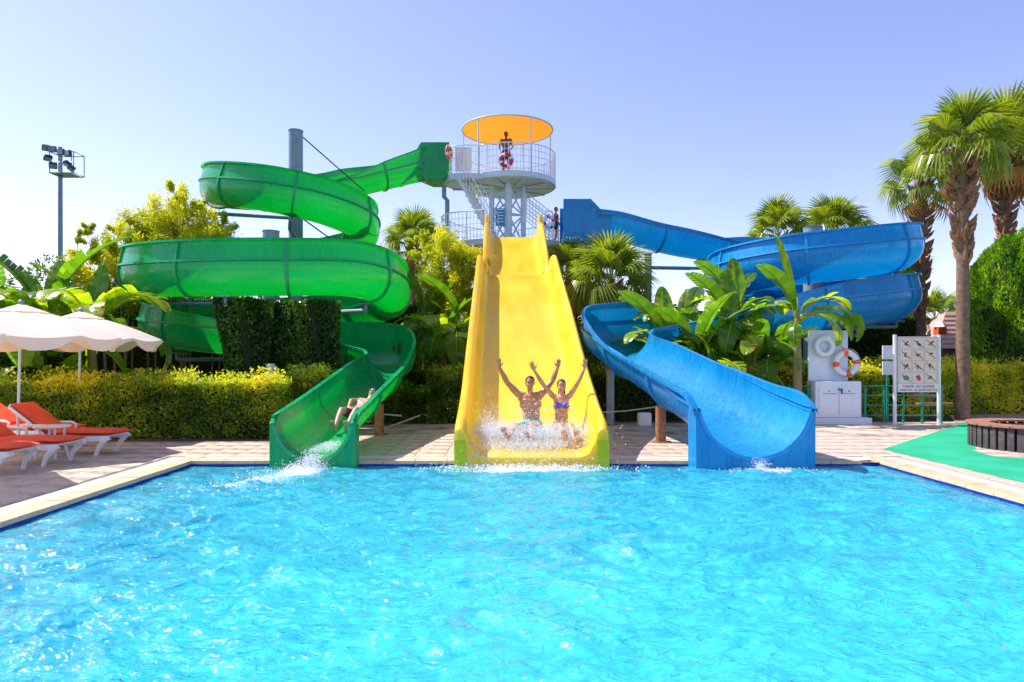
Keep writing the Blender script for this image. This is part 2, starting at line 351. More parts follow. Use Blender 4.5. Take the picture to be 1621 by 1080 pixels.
def np_mesh(name, V, Fq, tint=None, smooth=False):
    me = bpy.data.meshes.new(name); k = Fq.shape[1]
    me.vertices.add(len(V)); me.vertices.foreach_set('co', V.astype(np.float32).ravel())
    me.loops.add(Fq.size); me.loops.foreach_set('vertex_index', Fq.astype(np.int32).ravel())
    me.polygons.add(len(Fq)); me.polygons.foreach_set('loop_start', np.arange(0, Fq.size, k, dtype=np.int32))
    if smooth: me.polygons.foreach_set('use_smooth', np.ones(len(Fq), bool))
    me.update()
    if tint is not None:
        a = me.attributes.new('tint', 'FLOAT', 'FACE'); a.data.foreach_set('value', tint.astype(np.float32))
    return me
def leaves(C, D, ln, wd, tint, name, fold=.25):
    """C centres (n,3), D leaf direction (n,3), ln lengths, wd widths: four-sided leaves bent along the rib"""
    n = len(C); D = D / (np.linalg.norm(D, axis=1, keepdims=True) + 1e-9)
    A = rng.normal(size=(n, 3)); U = np.cross(D, A); U /= (np.linalg.norm(U, axis=1, keepdims=True) + 1e-9); W = np.cross(D, U)
    ln = np.broadcast_to(ln, (n,))[:, None]; wd = np.broadcast_to(wd, (n,))[:, None]
    b = C - D * ln * .5; t = C + D * ln * .5 - W * ln * fold * .4
    l = C - U * wd * .5 + W * wd * fold - D * ln * .08; r = C + U * wd * .5 + W * wd * fold - D * ln * .08
    V = np.stack([b, l, t, r], 1).reshape(-1, 3); i = np.arange(n)[:, None] * 4
    Fq = np.concatenate([np.concatenate([i, i + 1, i + 2], 1), np.concatenate([i, i + 2, i + 3], 1)])
    return np_mesh(name, V, Fq, np.concatenate([tint, tint]))

# ------------------------------------------------------------------ ground, pool, deck
PX0, PX1, PY1 = -4.92, 5.86, 10.68
WZ = -.075
def structure(name, mb, mat, **k): return tag(mb.build(name, mat, **k), kind='structure')
def sheet(name, mat, poly, z, **k): 
    return structure(name, MB().add([(p[0], p[1], z) for p in poly], [tuple(range(len(poly)))]), mat, angle=0)
mb = MB()
BIG = 900
HX0, HX1, HY0, HY1 = -30, 30, -12, 60
mb.add([(-BIG, -BIG, -.012), (BIG, -BIG, -.012), (BIG, BIG, -.012), (-BIG, BIG, -.012), (PX0 - .35, -9, -.012), (PX1 + .35, -9, -.012), (PX1 + .35, PY1 + .35, -.012), (PX0 - .35, PY1 + .35, -.012)],
       [(0, 1, 5, 4), (1, 2, 6, 5), (2, 3, 7, 6), (3, 0, 4, 7)])
structure('ground', mb, 'grass', angle=0)
# pool basin
mb = MB(); z0 = -1.35
mb.add([(PX0, -9, z0), (PX1, -9, z0), (PX1, PY1, z0), (PX0, PY1, z0)], [(0, 1, 2, 3)])
zt = -.1
for a, b in (((PX0, -9), (PX0, PY1)), ((PX0, PY1), (PX1, PY1)), ((PX1, PY1), (PX1, -9)), ((PX1, -9), (PX0, -9))):
    mb.add([(*a, z0), (*b, z0), (*b, zt), (*a, zt)], [(0, 1, 2, 3)])
basin = structure('pool_basin', mb, 'poolfloor', angle=0)
mb = MB()
for a, b, nx, ny in (((PX0, -9), (PX0, PY1), 1, 0), ((PX0, PY1), (PX1, PY1), 0, -1), ((PX1, PY1), (PX1, -9), -1, 0)):
    o = .004
    mb.add([(a[0] + nx * o, a[1] + ny * o, -.32), (b[0] + nx * o, b[1] + ny * o, -.32), (b[0] + nx * o, b[1] + ny * o, -.012), (a[0] + nx * o, a[1] + ny * o, -.012)], [(0, 1, 2, 3)])
mb.build('tile_band', 'bluetile', basin, angle=0)
# water surface
def water():
    st = .028; xs = np.arange(PX0 + .006, PX1 - .004, st); xs[-1] = PX1 - .006
    ys = np.concatenate([np.linspace(-8.9, 2.2, 60, endpoint=False), np.arange(2.2, PY1, st)]); ys[-1] = PY1 - .006
    X, Y = np.meshgrid(xs, ys); Z = np.zeros_like(X); r = np.random.default_rng(3)
    wx = X + .35 * np.sin(Y * 1.3 + 1) + .18 * np.sin(X * 2.1 + Y * 2.9); wy = Y + .3 * np.sin(X * 1.1) + .15 * np.sin(X * 3.3 - Y * 1.7)
    for i in range(110):
        L = 10 ** r.uniform(-.85, .05); k = 2 * np.pi / L
        a = r.normal(np.pi / 2 + .2, .8); amp = .0072 * L * (1 if L < .45 else (.45 / L) ** 1.1)
        ph = r.uniform(0, 6.28); q = np.sin(k * (np.cos(a) * wx + np.sin(a) * wy) + ph)
        Z += amp * (q if L > .45 else (1 - 2 * np.abs(q)) * -.6)
    Z *= np.clip(.25 + 1.2 * np.minimum(np.minimum(X - PX0, PX1 - X), PY1 - Y), .25, 1)
    foam = np.zeros_like(X)
    def blob(cx, cy, sx, sy, ang, amp):
        c, s = math.cos(ang), math.sin(ang); u = (X - cx) * c + (Y - cy) * s; v = -(X - cx) * s + (Y - cy) * c
        return amp * np.exp(-(u / sx) ** 2 - (v / sy) ** 2)
    foam += blob(-3.0, 10.2, .25, .35, 0, .75) + blob(-3.35, 9.5, .8, .22, 1.05, .36) + blob(-3.8, 8.7, .8, .25, .75, .2)
    foam += blob(.1, 10.25, .75, .22, 0, .62) + blob(1.1, 10.3, .6, .15, 0, .35) + blob(.4, 9.8, 1.2, .35, 0, .18)
    foam += blob(3.9, 10.2, .45, .18, 0, .45) + blob(4.6, 10.1, .4, .1, 0, .25) 
    Z += foam * .05 * (r.random(X.shape) - .3)
    n, m = X.shape; V = np.stack([X.ravel(), Y.ravel(), WZ + Z.ravel()], 1)
    i = (np.arange(n - 1)[:, None] * m + np.arange(m - 1)[None]).ravel()[:, None]
    Fq = np.concatenate([i, i + 1, i + m + 1, i + m], 1)
    me = np_mesh('water', V, Fq, smooth=True)
    a = me.attributes.new('foam', 'FLOAT', 'POINT'); a.data.foreach_set('value', foam.ravel().astype(np.float32))
    tag(link_mesh('water', me, 'water'), kind='structure')
water()
# coping stones and overflow grate
cop = thing('pool_coping', None, None); cop['kind'] = 'structure'
def stone_mesh(L, W): return MB().box((0, 0, -.022), (L - .008, W - .006, .05), bev=.008).mesh('coping_stone', angle=35)
sm = stone_mesh(.5, .3); gm = MB()
for i in range(16): gm.box((0, -.09 + .0 , 0), (.001, .001, .001)) if False else None
gm.box((0, -.085, -.02), (.496, .02, .04)); gm.box((0, .085, -.02), (.496, .02, .04))
for i in range(14): gm.box((-.236 + i * .0363, 0, -.014), (.02, .15, .02))
gm = gm.mesh('grate', angle=0); gm.materials.append(M['grate']); sm.materials.append(M['coping'])
def place(name, me, x, y, z, rz, parent):
    o = bpy.data.objects.new(name, me); COL.objects.link(o); o.parent = parent; o.location = (x, y, z); o.rotation_euler = (0, 0, rz); ORG[o.name] = Vector((0, 0, 0)); return o
y = PY1 + .05
CW = .3
for side in (-1, 1):
    x = PX0 - CW / 2 + .015 if side < 0 else PX1 + CW / 2 - .015
    k = 0; yy = PY1 - .25
    while yy > 2:
        place('coping_stone', sm, x, yy, .012 + random.uniform(-.002, .002), R(90), cop)
        place('grate', gm, x + side * (CW / 2 + .115), yy, .008, R(90), cop); yy -= .5
x = PX0 + .25
while x < PX1 - .2:
    place('coping_stone', sm, x, PY1 + CW / 2 - .015, .012 + random.uniform(-.002, .002), 0, cop)
    place('grate', gm, x, PY1 + CW + .1, .008, 0, cop); x += .5
for sx in (PX0 - .135, PX1 + .135): place('coping_stone', sm, sx, PY1 + .25, .0125, R(90), cop)
mbs = MB()   # drain channel below the grates
for (x0, x1, y0, y1) in ((PX0 - .55, PX0 - .25, 0, PY1 + .52), (PX1 + .25, PX1 + .55, 0, PY1 + .52), (PX0 - .25, PX1 + .25, PY1 + .25, PY1 + .52)):
    mbs.add([(x0, y0, -.008), (x1, y0, -.008), (x1, y1, -.008), (x0, y1, -.008)], [(0, 1, 2, 3)])
structure('drain_channel', mbs, 'grate', angle=0)
# deck: joint sheet + tiles
deck = thing('pool_deck', None, None); deck['kind'] = 'structure'
EY = 17.6
mb = MB()
for (x0, x1, y0, y1) in ((-14, PX0 - .55, -4, EY), (PX1 + .55, 16, -4, EY), (PX0 - .55, PX1 + .55, PY1 + .52, EY)):
    mb.add([(x0, y0, -.004), (x1, y0, -.004), (x1, y1, -.004), (x0, y1, -.004)], [(0, 1, 2, 3)])
mb.build('joint_bed', 'grout', deck, angle=0)
tm = MB().box((0, 0, 0), (.492, .492, .02), bev=.005).mesh('tile', angle=35); tm.materials.append(M['deck'])
cells = []
T = .5
for i in range(-28, 33):
    for j in range(0, 36):
        cx = i * T + .25; cyy = j * T + .25 + .2
        if PX0 - .55 - .22 < cx < PX1 + .55 + .22 and cyy < PY1 + .52 + .24: continue
        if cyy > EY - .2 or cyy < 2 or abs(cx) > cyy * .83 + 1: continue
        cells.append((cx, cyy))
cells.sort(key=lambda c: c[1])
vis = [c for c in cells if abs(c[0] + .1) < c[1] * .77]
rest = [c for c in cells if c not in set(vis[:298])]
for c in vis[:298]: place('tile', tm, c[0], c[1], .0 + random.uniform(-.0012, .0012), 0, deck)
mb = MB()
for c in rest: mb.box((c[0], c[1], random.uniform(-.0012, .0012)), (.492, .492, .02))
tag(mb.build('tiles', 'deck', deck, angle=0), kind='stuff')
# filler between tile grid and drain
mb = MB()
for (x0, x1, y0, y1) in ((-5.502, PX0 - .55 - .003, 2, PY1 + .5), (PX1 + .553, 6.5, 2, PY1 + .5), (-5.5, 6.5, PY1 + .523, PY1 + .77)): pass
sheet('green_floor_strip', 'carpet', [(6.66, 2.0), (6.66, 12.05), (7.1, 12.05), (8.2, 12.05), (8.0, 11.2), (9.0, 10.4), (14, 10.4), (14, 2.0)], .0145)
sheet('green_floor_strip', 'carpet', [(6.66, 12.055), (11.3, 16.9), (15.5, 16.9), (15.5, 15.6), (10.2, 15.0), (8.3, 12.055)], .0145)
sheet('garden_path', 'pathpave', [(11.2, 17.0), (12.6, 19.4), (16, 20.6), (24, 21), (24, 15), (15.6, 15.5), (15.6, 17)], .0185)
sheet('planting_bed', 'soil', [(-16, 13.2), (-4.4, 13.2), (-3.9, 16.6), (-1.2, 16.9), (5, 17.2), (9.5, 17.6), (11.1, 17.7), (13, 21.5), (24, 22.5), (24, 34), (-24, 34), (-24, 13.2)], .016)

# ------------------------------------------------------------------ slides
def catmull(pts, step):
    A = np.array(pts, float); out = []
    for i in range(len(A) - 1):
        p0 = A[max(i - 1, 0)]; p1 = A[i]; p2 = A[i + 1]; p3 = A[min(i + 2, len(A) - 1)]
        if i == 0: p0 = 2 * p1 - p2
        if i == len(A) - 2: p3 = 2 * p2 - p1
        n = max(4, int(np.linalg.norm(p2[:3] - p1[:3]) / .04))
        for k in range(n):
            t = k / n
            out.append(.5 * (2 * p1 + (p2 - p0) * t + (2 * p0 - 5 * p1 + 4 * p2 - p3) * t * t + (3 * p1 - p0 - 3 * p2 + p3) * t ** 3))
    out.append(A[-1]); out = np.array(out)
    d = np.r_[0, np.cumsum(np.linalg.norm(np.diff(out[:, :3], axis=0), axis=1))]
    s = np.linspace(0, d[-1], max(2, int(d[-1] / step) + 1))
    return np.stack([np.interp(s, d, out[:, j]) for j in range(out.shape[1])], 1), s
def frames(S_):
    Pn = S_[:, :3]; T_ = np.gradient(Pn, axis=0); T_ /= np.linalg.norm(T_, axis=1, keepdims=True)
    Rv = np.cross(T_, [0, 0, 1.]); Rv /= np.linalg.norm(Rv, axis=1, keepdims=True); U = np.cross(Rv, T_)
    b = np.radians(S_[:, 3])[:, None]
    return Pn, T_, Rv * np.cos(b) + U * np.sin(b), U * np.cos(b) - Rv * np.sin(b)
def trough(r, d, lip=.09):
    def prof(row):
        hL, hR = row[4], row[5]; p = []
        p += [(-r - lip, d + hL - .055), (-r - lip, d + hL), (-r - .01, d + hL + .004)]
        p += [(-r, d + hL * f) for f in (.96, .66, .33, 0)]
        p += [(r * math.cos(a), d + d * math.sin(a)) for a in np.linspace(math.pi, 2 * math.pi, 19)[1:-1]]
        p += [(r, d + hR * f) for f in (0, .33, .66, .96)]
        p += [(r + .01, d + hR + .004), (r + lip, d + hR), (r + lip, d + hR - .055)]
        return [(q[0], min(q[1], d + (hL if q[0] < 0 else hR) + .004)) for q in p]
    return prof
def flat_prof(hw):
    def prof(row):
        h = row[4]; L = [(-hw - .0, h - .22), (-hw, h - .03), (-hw + .04, h + .015), (-hw + .11, h + .01), (-hw + .16, h - .05), (-hw + .2, h * .5), (-hw + .235, .16), (-hw + .29, .06), (-hw + .38, .012)]
        mid = [(x, 0) for x in np.linspace(-hw + .5, hw - .5, 7)]
        return L + mid + [(-a, b) for a, b in reversed(L)]
    return prof
def chute(parent, pts, prof, mat, seclen=2.4, step=.16, rib=True, side=None, r=None, d=None, name='slide_section', smooth=50):
    S_, s = catmull(pts, step); Pn, T_, Rv, U = frames(S_); n = len(S_)
    if pts[-1][1] < 11:      # the mouth is cut parallel to the pool edge
        f = np.clip(1 - (s[-1] - s) / 1.6, 0, 1)[:, None]; f = f * f * (3 - 2 * f)
        Rv = Rv * (1 - f) + np.array([-1., 0, 0]) * f; Rv /= np.linalg.norm(Rv, axis=1, keepdims=True); U = U * (1 - f) + np.array([0, 0, 1.]) * f
    nsec = max(1, round(s[-1] / seclen)); cuts = [round(i * (n - 1) / nsec) for i in range(nsec + 1)]
    secs = []
    for a, b in zip(cuts[:-1], cuts[1:]):
        V = []; k = None
        for i in range(a, b + 1):
            pr = prof(S_[i]); k = len(pr)
            V += [Pn[i] + Rv[i] * q[0] + U[i] * q[1] for q in pr]
        m = b - a + 1
        Fs = [(i * k + j, i * k + j + 1, (i + 1) * k + j + 1, (i + 1) * k + j) for i in range(m - 1) for j in range(k - 1)]
        sec = MB().add(V, Fs).build(name, mat, parent, angle=smooth); secs.append(sec)
        if rib:
            rb = MB()
            i = b if b < n - 1 else b
            pr = [q for q in prof(S_[i])]; pr = pr[2:-2]
            for off0, wdt in ((.05, .035),):
                ring_i = []; 
                for j, q in enumerate(pr):
                    qa = pr[max(j - 1, 0)]; qb = pr[min(j + 1, len(pr) - 1)]; tx, ty = qb[0] - qa[0], qb[1] - qa[1]; l = math.hypot(tx, ty) + 1e-9
                    nx, ny = ty / l, -tx / l
                    ring_i.append((q, (q[0] + nx * off0, q[1] + ny * off0)))
                def W(q, dt): return Pn[i] + Rv[i] * q[0] + U[i] * q[1] + T_[i] * dt
                kk = len(ring_i)
                for j in range(kk - 1):
                    (a0, a1), (b0, b1) = ring_i[j], ring_i[j + 1]
                    rb.add([W(a0, -wdt), W(a1, -wdt), W(b1, -wdt), W(b0, -wdt), W(a0, wdt), W(a1, wdt), W(b1, wdt), W(b0, wdt)], [(0, 3, 2, 1), (4, 5, 6, 7), (1, 2, 6, 5)])
            rb.build('joint_rib', mat + '_rib', sec, angle=50)
        if side:
            fl = MB()
            for sd_ in side:
                V = []
                for i in range(a, b + 1):
                    if sd_ > 0: q4 = [(r + .0, d + .03), (r + .055, d + .025), (r + .055, d - .025), (r + .0, d - .03)]
                    else: q4 = [(-r - .0, d + .03), (-r - .055, d + .025), (-r - .055, d - .025), (-r - .0, d - .03)]
                    V += [Pn[i] + Rv[i] * q[0] + U[i] * q[1] for q in q4]
                fl.add(V, [(i * 4 + j, i * 4 + j + 1, (i + 1) * 4 + j + 1, (i + 1) * 4 + j) for i in range(m - 1) for j in range(3)])
            fl.build('side_flange', mat + '_rib', sec, angle=40)
    return S_, Pn, T_, Rv, U, secs
def mouth_plate(parent, Pn, T_, Rv, prof, row, mat, zbot, depth=.28, extra=.1, name='mouth_panel', top_round=.12):
    """solid end panel below and beside the opening"""
    p0 = Vector(Pn[-1]); rv = Vector(Rv[-1]); rv.z = 0; rv.normalize(); t = Vector(T_[-1]); t.z = 0; t.normalize()
    pr = prof(row)[2:-2]; pr = [(q[0], q[1]) for q in pr]
    L = pr[0]; Rr = pr[-1]; eo = extra
    top = [(L[0] - eo, L[1] - top_round), (L[0] - eo * .85, L[1] - .04), (L[0] - eo * .5, L[1])] + pr + [(Rr[0] + eo * .5, Rr[1]), (Rr[0] + eo * .85, Rr[1] - .04), (Rr[0] + eo, Rr[1] - top_round)]
    n = len(top); W = lambda q, f: p0 + rv * q[0] + Vector((0, 0, q[1])) + t * f
    V = []; 
    for q in top: V += [W(q, .02), W((q[0], zbot - p0.z), .02), W(q, -depth), W((q[0], zbot - p0.z), -depth)]
    Fs = []
    for i in range(n - 1):
        a, b = i * 4, i * 4 + 4
        Fs += [(a, a + 1, b + 1, b), (a + 2, b + 2, b + 3, a + 3), (a, b, b + 2, a + 2)]
    Fs += [(0, 2, 3, 1), ((n - 1) * 4, (n - 1) * 4 + 1, (n - 1) * 4 + 3, (n - 1) * 4 + 2)]
    MB().add(V, Fs).build(name, mat, parent, angle=30)

# --- green slide
gs = thing('water_slide', 'green fibreglass spiral water slide coiling down to its mouth beside the loungers', 'water slide', (-6.8, 19.5, 0), 'big water slides round the tower')
GR, GD = .58, .66
e = .5
gpts = [  # x, y, z(bottom), bank, hL, hR
    (-2.55, 27.4, 8.75, 0, .7, .7), (-3.3, 27.3, 8.7, 0, .5, .5), (-4.6, 26.6, 8.2, 4, .35, .4), (-5.9, 25.9, 7.7, 8, .1, .5), (-7.2, 25.6, 7.35, 12, .0, e),
    (-8.8, 25.0, 7.05, 14, 0, e), (-9.75, 23.2, 6.75, 15, 0, e), (-8.9, 21.3, 6.4, 14, 0, e), (-7.1, 20.35, 6.02, 12, 0, e), (-5.5, 20.9, 5.75, 13, 0, e),
    (-4.65, 22.5, 5.5, 14, 0, e), (-5.2, 24.3, 5.2, 13, 0, e), (-6.9, 25.0, 4.85, 10, 0, e), (-8.8, 24.4, 4.45, 10, 0, e), (-10.0, 22.6, 4.0, 10, 0, e), (-10.35, 20.3, 3.55, 12, 0, e),
    (-9.4, 17.5, 3.2, 12, 0, e), (-7.6, 16.15, 3.1, 10, 0, e), (-5.2, 15.95, 3.1, 12, 0, e), (-3.65, 16.75, 3.15, 14, 0, e), (-3.05, 18.4, 2.95, 14, 0, e), (-3.6, 20.6, 2.75, 12, 0, e),
    (-5.5, 22.4, 2.55, 12, 0, e), (-8.2, 22.4, 2.35, 12, 0, e), (-9.8, 20.8, 2.15, 12, 0, e), (-9.7, 19.0, 1.95, 10, 0, e), (-8.2, 18.1, 1.8, 4, 0, .3), (-6.3, 18.4, 1.62, -2, .2, .1),
    (-4.4, 18.9, 1.42, -10, e, 0), (-3.2, 18.55, 1.27, -12, e, 0), (-2.85, 17.4, 1.12, -6, .25, 0), (-2.87, 15.5, .82, 0, .05, .05), (-2.92, 12.8, .38, 0, .03, .03), (-2.94, 11.3, .15, 0, .03, .03), (-2.95, 10.85, .09, 0, .03, .03), (-2.95, 10.62, .07, 0, -.0, -.0), (-2.95, 10.47, .06, 0, -.1, -.1)]
gp = trough(GR, GD)
gS, gP, gT, gR, gU, gsec = chute(gs, gpts, gp, 'green', side=(1, -1), r=GR, d=GD)
mouth_plate(gs, gP, gT, gR, gp, gS[-1], 'green', -.3, extra=.07, depth=.22, top_round=.07)
# start box at the tower
bx0, bx1, by = GX(652, 27), GX(712, 27), 27.0
def xz_prism(mb, poly, y0, y1):
    n = len(poly); V = [(p[0], y0, p[1]) for p in poly] + [(p[0], y1, p[1]) for p in poly]
    mb.add(V, [tuple(range(n)), tuple(range(2 * n - 1, n - 1, -1))] + [(i, n + i, n + (i + 1) % n, (i + 1) % n) for i in range(n)])
def shell_side(parent, mat, poly, y0, y1, th=.04):
    for a, b in ((y0, y0 + th), (y1 - th, y1)):
        m_ = MB(); xz_prism(m_, poly, a, b); m_.build('start_box_side', mat, parent)
zz = lambda py: GZ(py, 27)
shell_side(gs, 'green', [(GX(628, 27), zz(287)), (GX(655, 27), zz(276)), (GX(686, 27), zz(275)), (GX(712, 27), zz(275)), (GX(712, 27), zz(229)), (GX(668, 27), zz(229)), (GX(655, 27), zz(250)), (GX(628, 27), zz(262))], 26.7, 28.0)
mb = MB(); xz_prism(mb, [(GX(682, 27), zz(287)), (GX(702, 27), zz(287)), (GX(712, 27), zz(276)), (GX(655, 27), zz(276))], 26.75, 27.95)
mb.build('start_box_floor', 'green', gs)

# --- blue slide
bs = thing('water_slide', 'blue fibreglass spiral water slide with its wide mouth on the pool edge', 'water slide', (9, 21, 0), 'big water slides round the tower')
BR, BD = .82, .74
e = .46
bpts = [
    (3.2, 25.0, 6.02, 0, .16, .16), (4.0, 25.0, 5.95, 0, .12, .12), (5.3, 25.0, 5.6, 0, .1, .1), (6.4, 25.1, 5.38, 0, .1, .1), (7.6, 25.3, 5.22, -4, .2, .05), (8.9, 25.5, 5.0, -8, e, 0), (10.1, 25.4, 4.85, -12, e, 0),
    (11.8, 24.5, 4.65, -13, e, 0), (12.45, 22.4, 4.5, -13, e, 0), (11.6, 20.2, 4.2, -12, e, 0), (10.1, 19.6, 3.95, -12, e, 0), (8.3, 20.2, 3.8, -12, e, 0), (7.35, 22.2, 3.7, -12, e, 0),
    (8.1, 24.4, 3.5, -12, e, 0), (10.1, 25.3, 3.3, -12, e, 0), (11.8, 24.5, 3.1, -12, e, 0), (12.45, 22.4, 2.95, -12, e, 0), (11.6, 20.3, 2.75, -12, e, 0), (10.2, 19.65, 2.55, -10, e, 0),
    (8.0, 19.5, 2.3, -4, .3, 0), (6.0, 19.2, 2.05, 2, .1, .2), (4.3, 18.8, 1.88, 8, 0, .5), (3.05, 18.15, 1.72, 10, 0, .5), (2.68, 16.9, 1.52, 5, .02, .35), (2.9, 15.2, 1.2, 1, .03, .05),
    (3.26, 13.4, .78, 0, .03, .03), (3.6, 11.6, .32, 0, .03, .03), (3.72, 10.95, .19, 0, .03, .03), (3.77, 10.65, .13, 0, -.02, -.02), (3.82, 10.45, .1, 0, -.14, -.14)]
bp = trough(BR, BD)
# the mouth widens: deeper bowl towards the end
bp2 = lambda row: [(x * (1 + .05 * max(0, min(1, (13.5 - row[1]) / 3.0))), z * (1 + .24 * max(0, min(1, (13.5 - row[1]) / 3.0)))) for x, z in bp(row)] if row[1] < 13.5 else bp(row)
bS, bP, bT, bR_, bU, bsec = chute(bs, bpts, bp2, 'blue', side=(1, -1), r=BR, d=BD)
mouth_plate(bs, bP, bT, bR_, bp2, bS[-1], 'blue', -.3, extra=.04, depth=.22, top_round=.06)
zz = lambda py: GZ(py, 25)
X = lambda px: GX(px, 25)
shell_side(bs, 'blue', [(X(889), zz(385)), (X(925), zz(385)), (X(945), zz(380)), (X(961), zz(379)), (X(961), zz(346)), (X(953), zz(346)), (X(931), zz(323)), (X(889), zz(323))], 24.2, 25.8)
MB().box(((X(889) + X(961)) / 2, 25.0, zz(379) - .03), (X(961) - X(889) - .02, 1.5, .05)).build('start_box_floor', 'blue', bs)
MB().box((X(907), 24.14, zz(383)), (.9, .1, .3), bev=.02).build('step_panel', 'blue', bs)

# --- yellow slide
ys_ = thing('water_slide', 'wide straight yellow water slide with two riders splashing at its foot', 'water slide', (.36, 17, 0), 'big water slides round the tower')
xc = .37
ypts2 = [(xc - .04, 21.55, 4.2, 0, .3), (xc - .04, 20.95, 4.17, 0, .45), (xc - .04, 20.5, 4.12, 0, .58), (xc - .03, 20.0, 3.98, 0, .62), (xc - .02, 18.5, 3.3, 0, .62), (xc, 16, 2.2, 0, .62), (xc + .01, 14, 1.28, 0, .62), (xc + .02, 12.9, .8, 0, .62), (xc + .03, 12.1, .48, 0, .62), (xc + .03, 11.4, .27, 0, .6), (xc + .03, 10.95, .19, 0, .56), (xc + .03, 10.6, .15, 0, .5), (xc + .03, 10.42, .1, 0, .42)]
yp = flat_prof(1.17); yp1 = flat_prof(1.04)
yS, yP, yT, yR, yU, ysec = chute(ys_, ypts2, yp, 'yellow', seclen=3.3, rib=False, name='slide_section')
ypts1 = [(xc - .07, 25.25, 6.1, 0, .5), (xc - .07, 24.9, 6.06, 0, .5), (xc - .07, 24.3, 5.85, 0, .55), (xc - .06, 23, 5.2, 0, .55), (xc - .05, 21.8, 4.55, 0, .5), (xc - .05, 21.25, 4.3, 0, .42), (xc - .05, 20.9, 4.16, 0, .3), (xc - .05, 20.55, 3.98, 0, .14)]
chute(ys_, ypts1, yp1, 'yellow', seclen=3.4, rib=False, name='slide_section')
def y_mouth():
    row = yS[-1]; pr = yp(row); p0 = Vector(yP[-1]); V = []
    for q in pr[1:-1]:
        V += [(p0.x - q[0] * -1 if False else p0.x + q[0] * (-1), p0.y - .01, p0.z + q[1]), (p0.x - q[0], p0.y - .03, -.3)]
    n = len(pr) - 2
    MB().add(V, [(i * 2, i * 2 + 1, i * 2 + 3, i * 2 + 2) for i in range(n - 1)]).build('mouth_panel', 'yellow', ys_, angle=40)
    for s in (-1, 1):
        mb = MB(); x0 = p0.x + s * 1.0; x1 = p0.x + s * 1.18
        zt = .72
        poly = [(10.37, -.3), (10.385, .3), (10.43, .44), (10.5, .53), (10.6, .58), (10.72, .6), (10.72, -.3)]
        mb.xprism([(a, b) for a, b in poly], min(x0, x1), max(x0, x1)); 
        mb.build('mouth_cheek', 'lime', ys_, angle=40)
        # side skirt along the lower run
y_mouth()
for s in (-1, 1):
    mb = MB()
    mb.box((xc - .07 + s * .98, 25.15, 6.48), (.15, .3, .86), bev=.05); mb.build('entry_post', 'yellow', ys_)
mb = MB(); mb.box((xc - .07, 25.3, 6.06), (2.0, .12, .12), bev=.02); mb.build('entry_sill', 'rust', ys_)
for yy, zf in ((22.6, 4.9), (19.4, 3.65), (16.4, 2.3), (13.8, 1.1)):
    for s in (-1, 1):
        mb = MB(); mb.tube([(xc + s * .8, yy, 0), (xc + s * .8, yy, zf - .02)], .07, 10); mb.build('support_leg', 'greysteel', ys_)
    MB().box((xc, yy, zf - .12), (2.0, .12, .16)).build('crossbeam', 'greysteel', ys_)

# --- slide supports
def column(name, label, x, y, z, r, arms, cables=(), mat='greysteel'):
    t = thing(name, label, 'column', (x, y, 0), 'steel columns holding the slides')
    mb = MB(); mb.tube([(x, y, 0), (x, y, z)], r, 24); mb.tube([(x, y, z), (x, y, z + .02)], r + .015, 24)
    mb.tube([(x, y, 0), (x, y, .03)], r + .15, 24)
    mb.build('post', mat, t)
    for a in arms:
        mb = MB(); mb.tube([(x, y, a[0][2])] + [Vector(q) for q in a], .06, 10)
        e_ = Vector(a[-1]); mb.tube([e_, e_ + Vector((0, 0, .16))], .045, 8); mb.box(e_ + Vector((0, 0, .17)), (.35, .35, .03))
        mb.build('arm', mat, t)
    for a, b in cables: MB().tube([a, b], .022, 6).build('tie_rod', 'dark', t)
    return t
cx_, cy_ = -7.06, 23.0
column('slide_column', 'tallest grey steel column rising through the upper green coil', cx_, cy_, GZ(208, 23), .235,
       [[(-9.7, 22.2, 6.35), (-9.75, 22.1, 6.5)], [(-6.6, 20.9, 5.6), (-6.45, 20.5, 5.8)], [(-4.9, 22.3, 5.2)], [(-7.4, 25.4, 6.9)]],
       [((-6.95, 23, GZ(212, 23)), (-5.2, 25.2, 7.8)), ((-6.2, 20.9, 5.9), (-4.4, 21.8, 4.6))])
column('slide_column', 'short grey steel column standing inside the wide green coil', GX(429, 19.5), 19.5, GZ(367, 19.5), .23,
       [[(-6.7, 16.6, 2.8), (-6.6, 16.1, 2.9)], [(-9.9, 19.8, 3.2)], [(-3.6, 17.6, 2.85)], [(-8.9, 18.5, 1.6)], [(-5.0, 18.9, 1.25)]])
column('slide_column', 'grey steel column standing inside the blue coil', GX(1287, 22.5), 22.5, GZ(361, 22.5), .3,
       [[(12.6, 22.2, 4.2), (12.75, 22.2, 4.35)], [(10.1, 20.0, 3.7)], [(7.7, 22.2, 3.45)], [(12.6, 22.0, 2.65)], [(10.3, 20.0, 2.3)], [(10.1, 25.0, 3.0)]], mat='greysteel')
column('slide_column', 'slim grey column under the blue run between tower and coil', GX(1025, 25), 24.9, GZ(402, 25), .13,
       [[(7.2, 25.15, 4.95), (7.25, 25.15, 5.1)], [(5.2, 25.0, 5.3)]], [((GX(1025, 25), 24.9, 4.9), (6.8, 25.1, 4.9))])
def low_post(label, x, y, z, mat='rust', brace=()):
    t = thing('slide_post', label, 'post', (x, y, 0), 'low posts under the slide runouts')
    MB().tube([(x, y, 0), (x, y, z)], .1, 16).build('post', mat, t); MB().tube([(x, y, 0), (x, y, .03)], .2, 16).build('base_plate', 'rust', t)
    for b in brace: MB().tube([(x, y, b[0])] + [b[1]], .02, 6).build('brace', 'galv', t)
low_post('rust stained post under the green slide run beside the mouth', -2.66, 14.4, .66, brace=[(.45, (-2.2, 14.5, .4)), (.1, (-1.9, 15.2, .35))])
low_post('rust stained post under the front of the blue slide', 2.98, 13.1, .72)
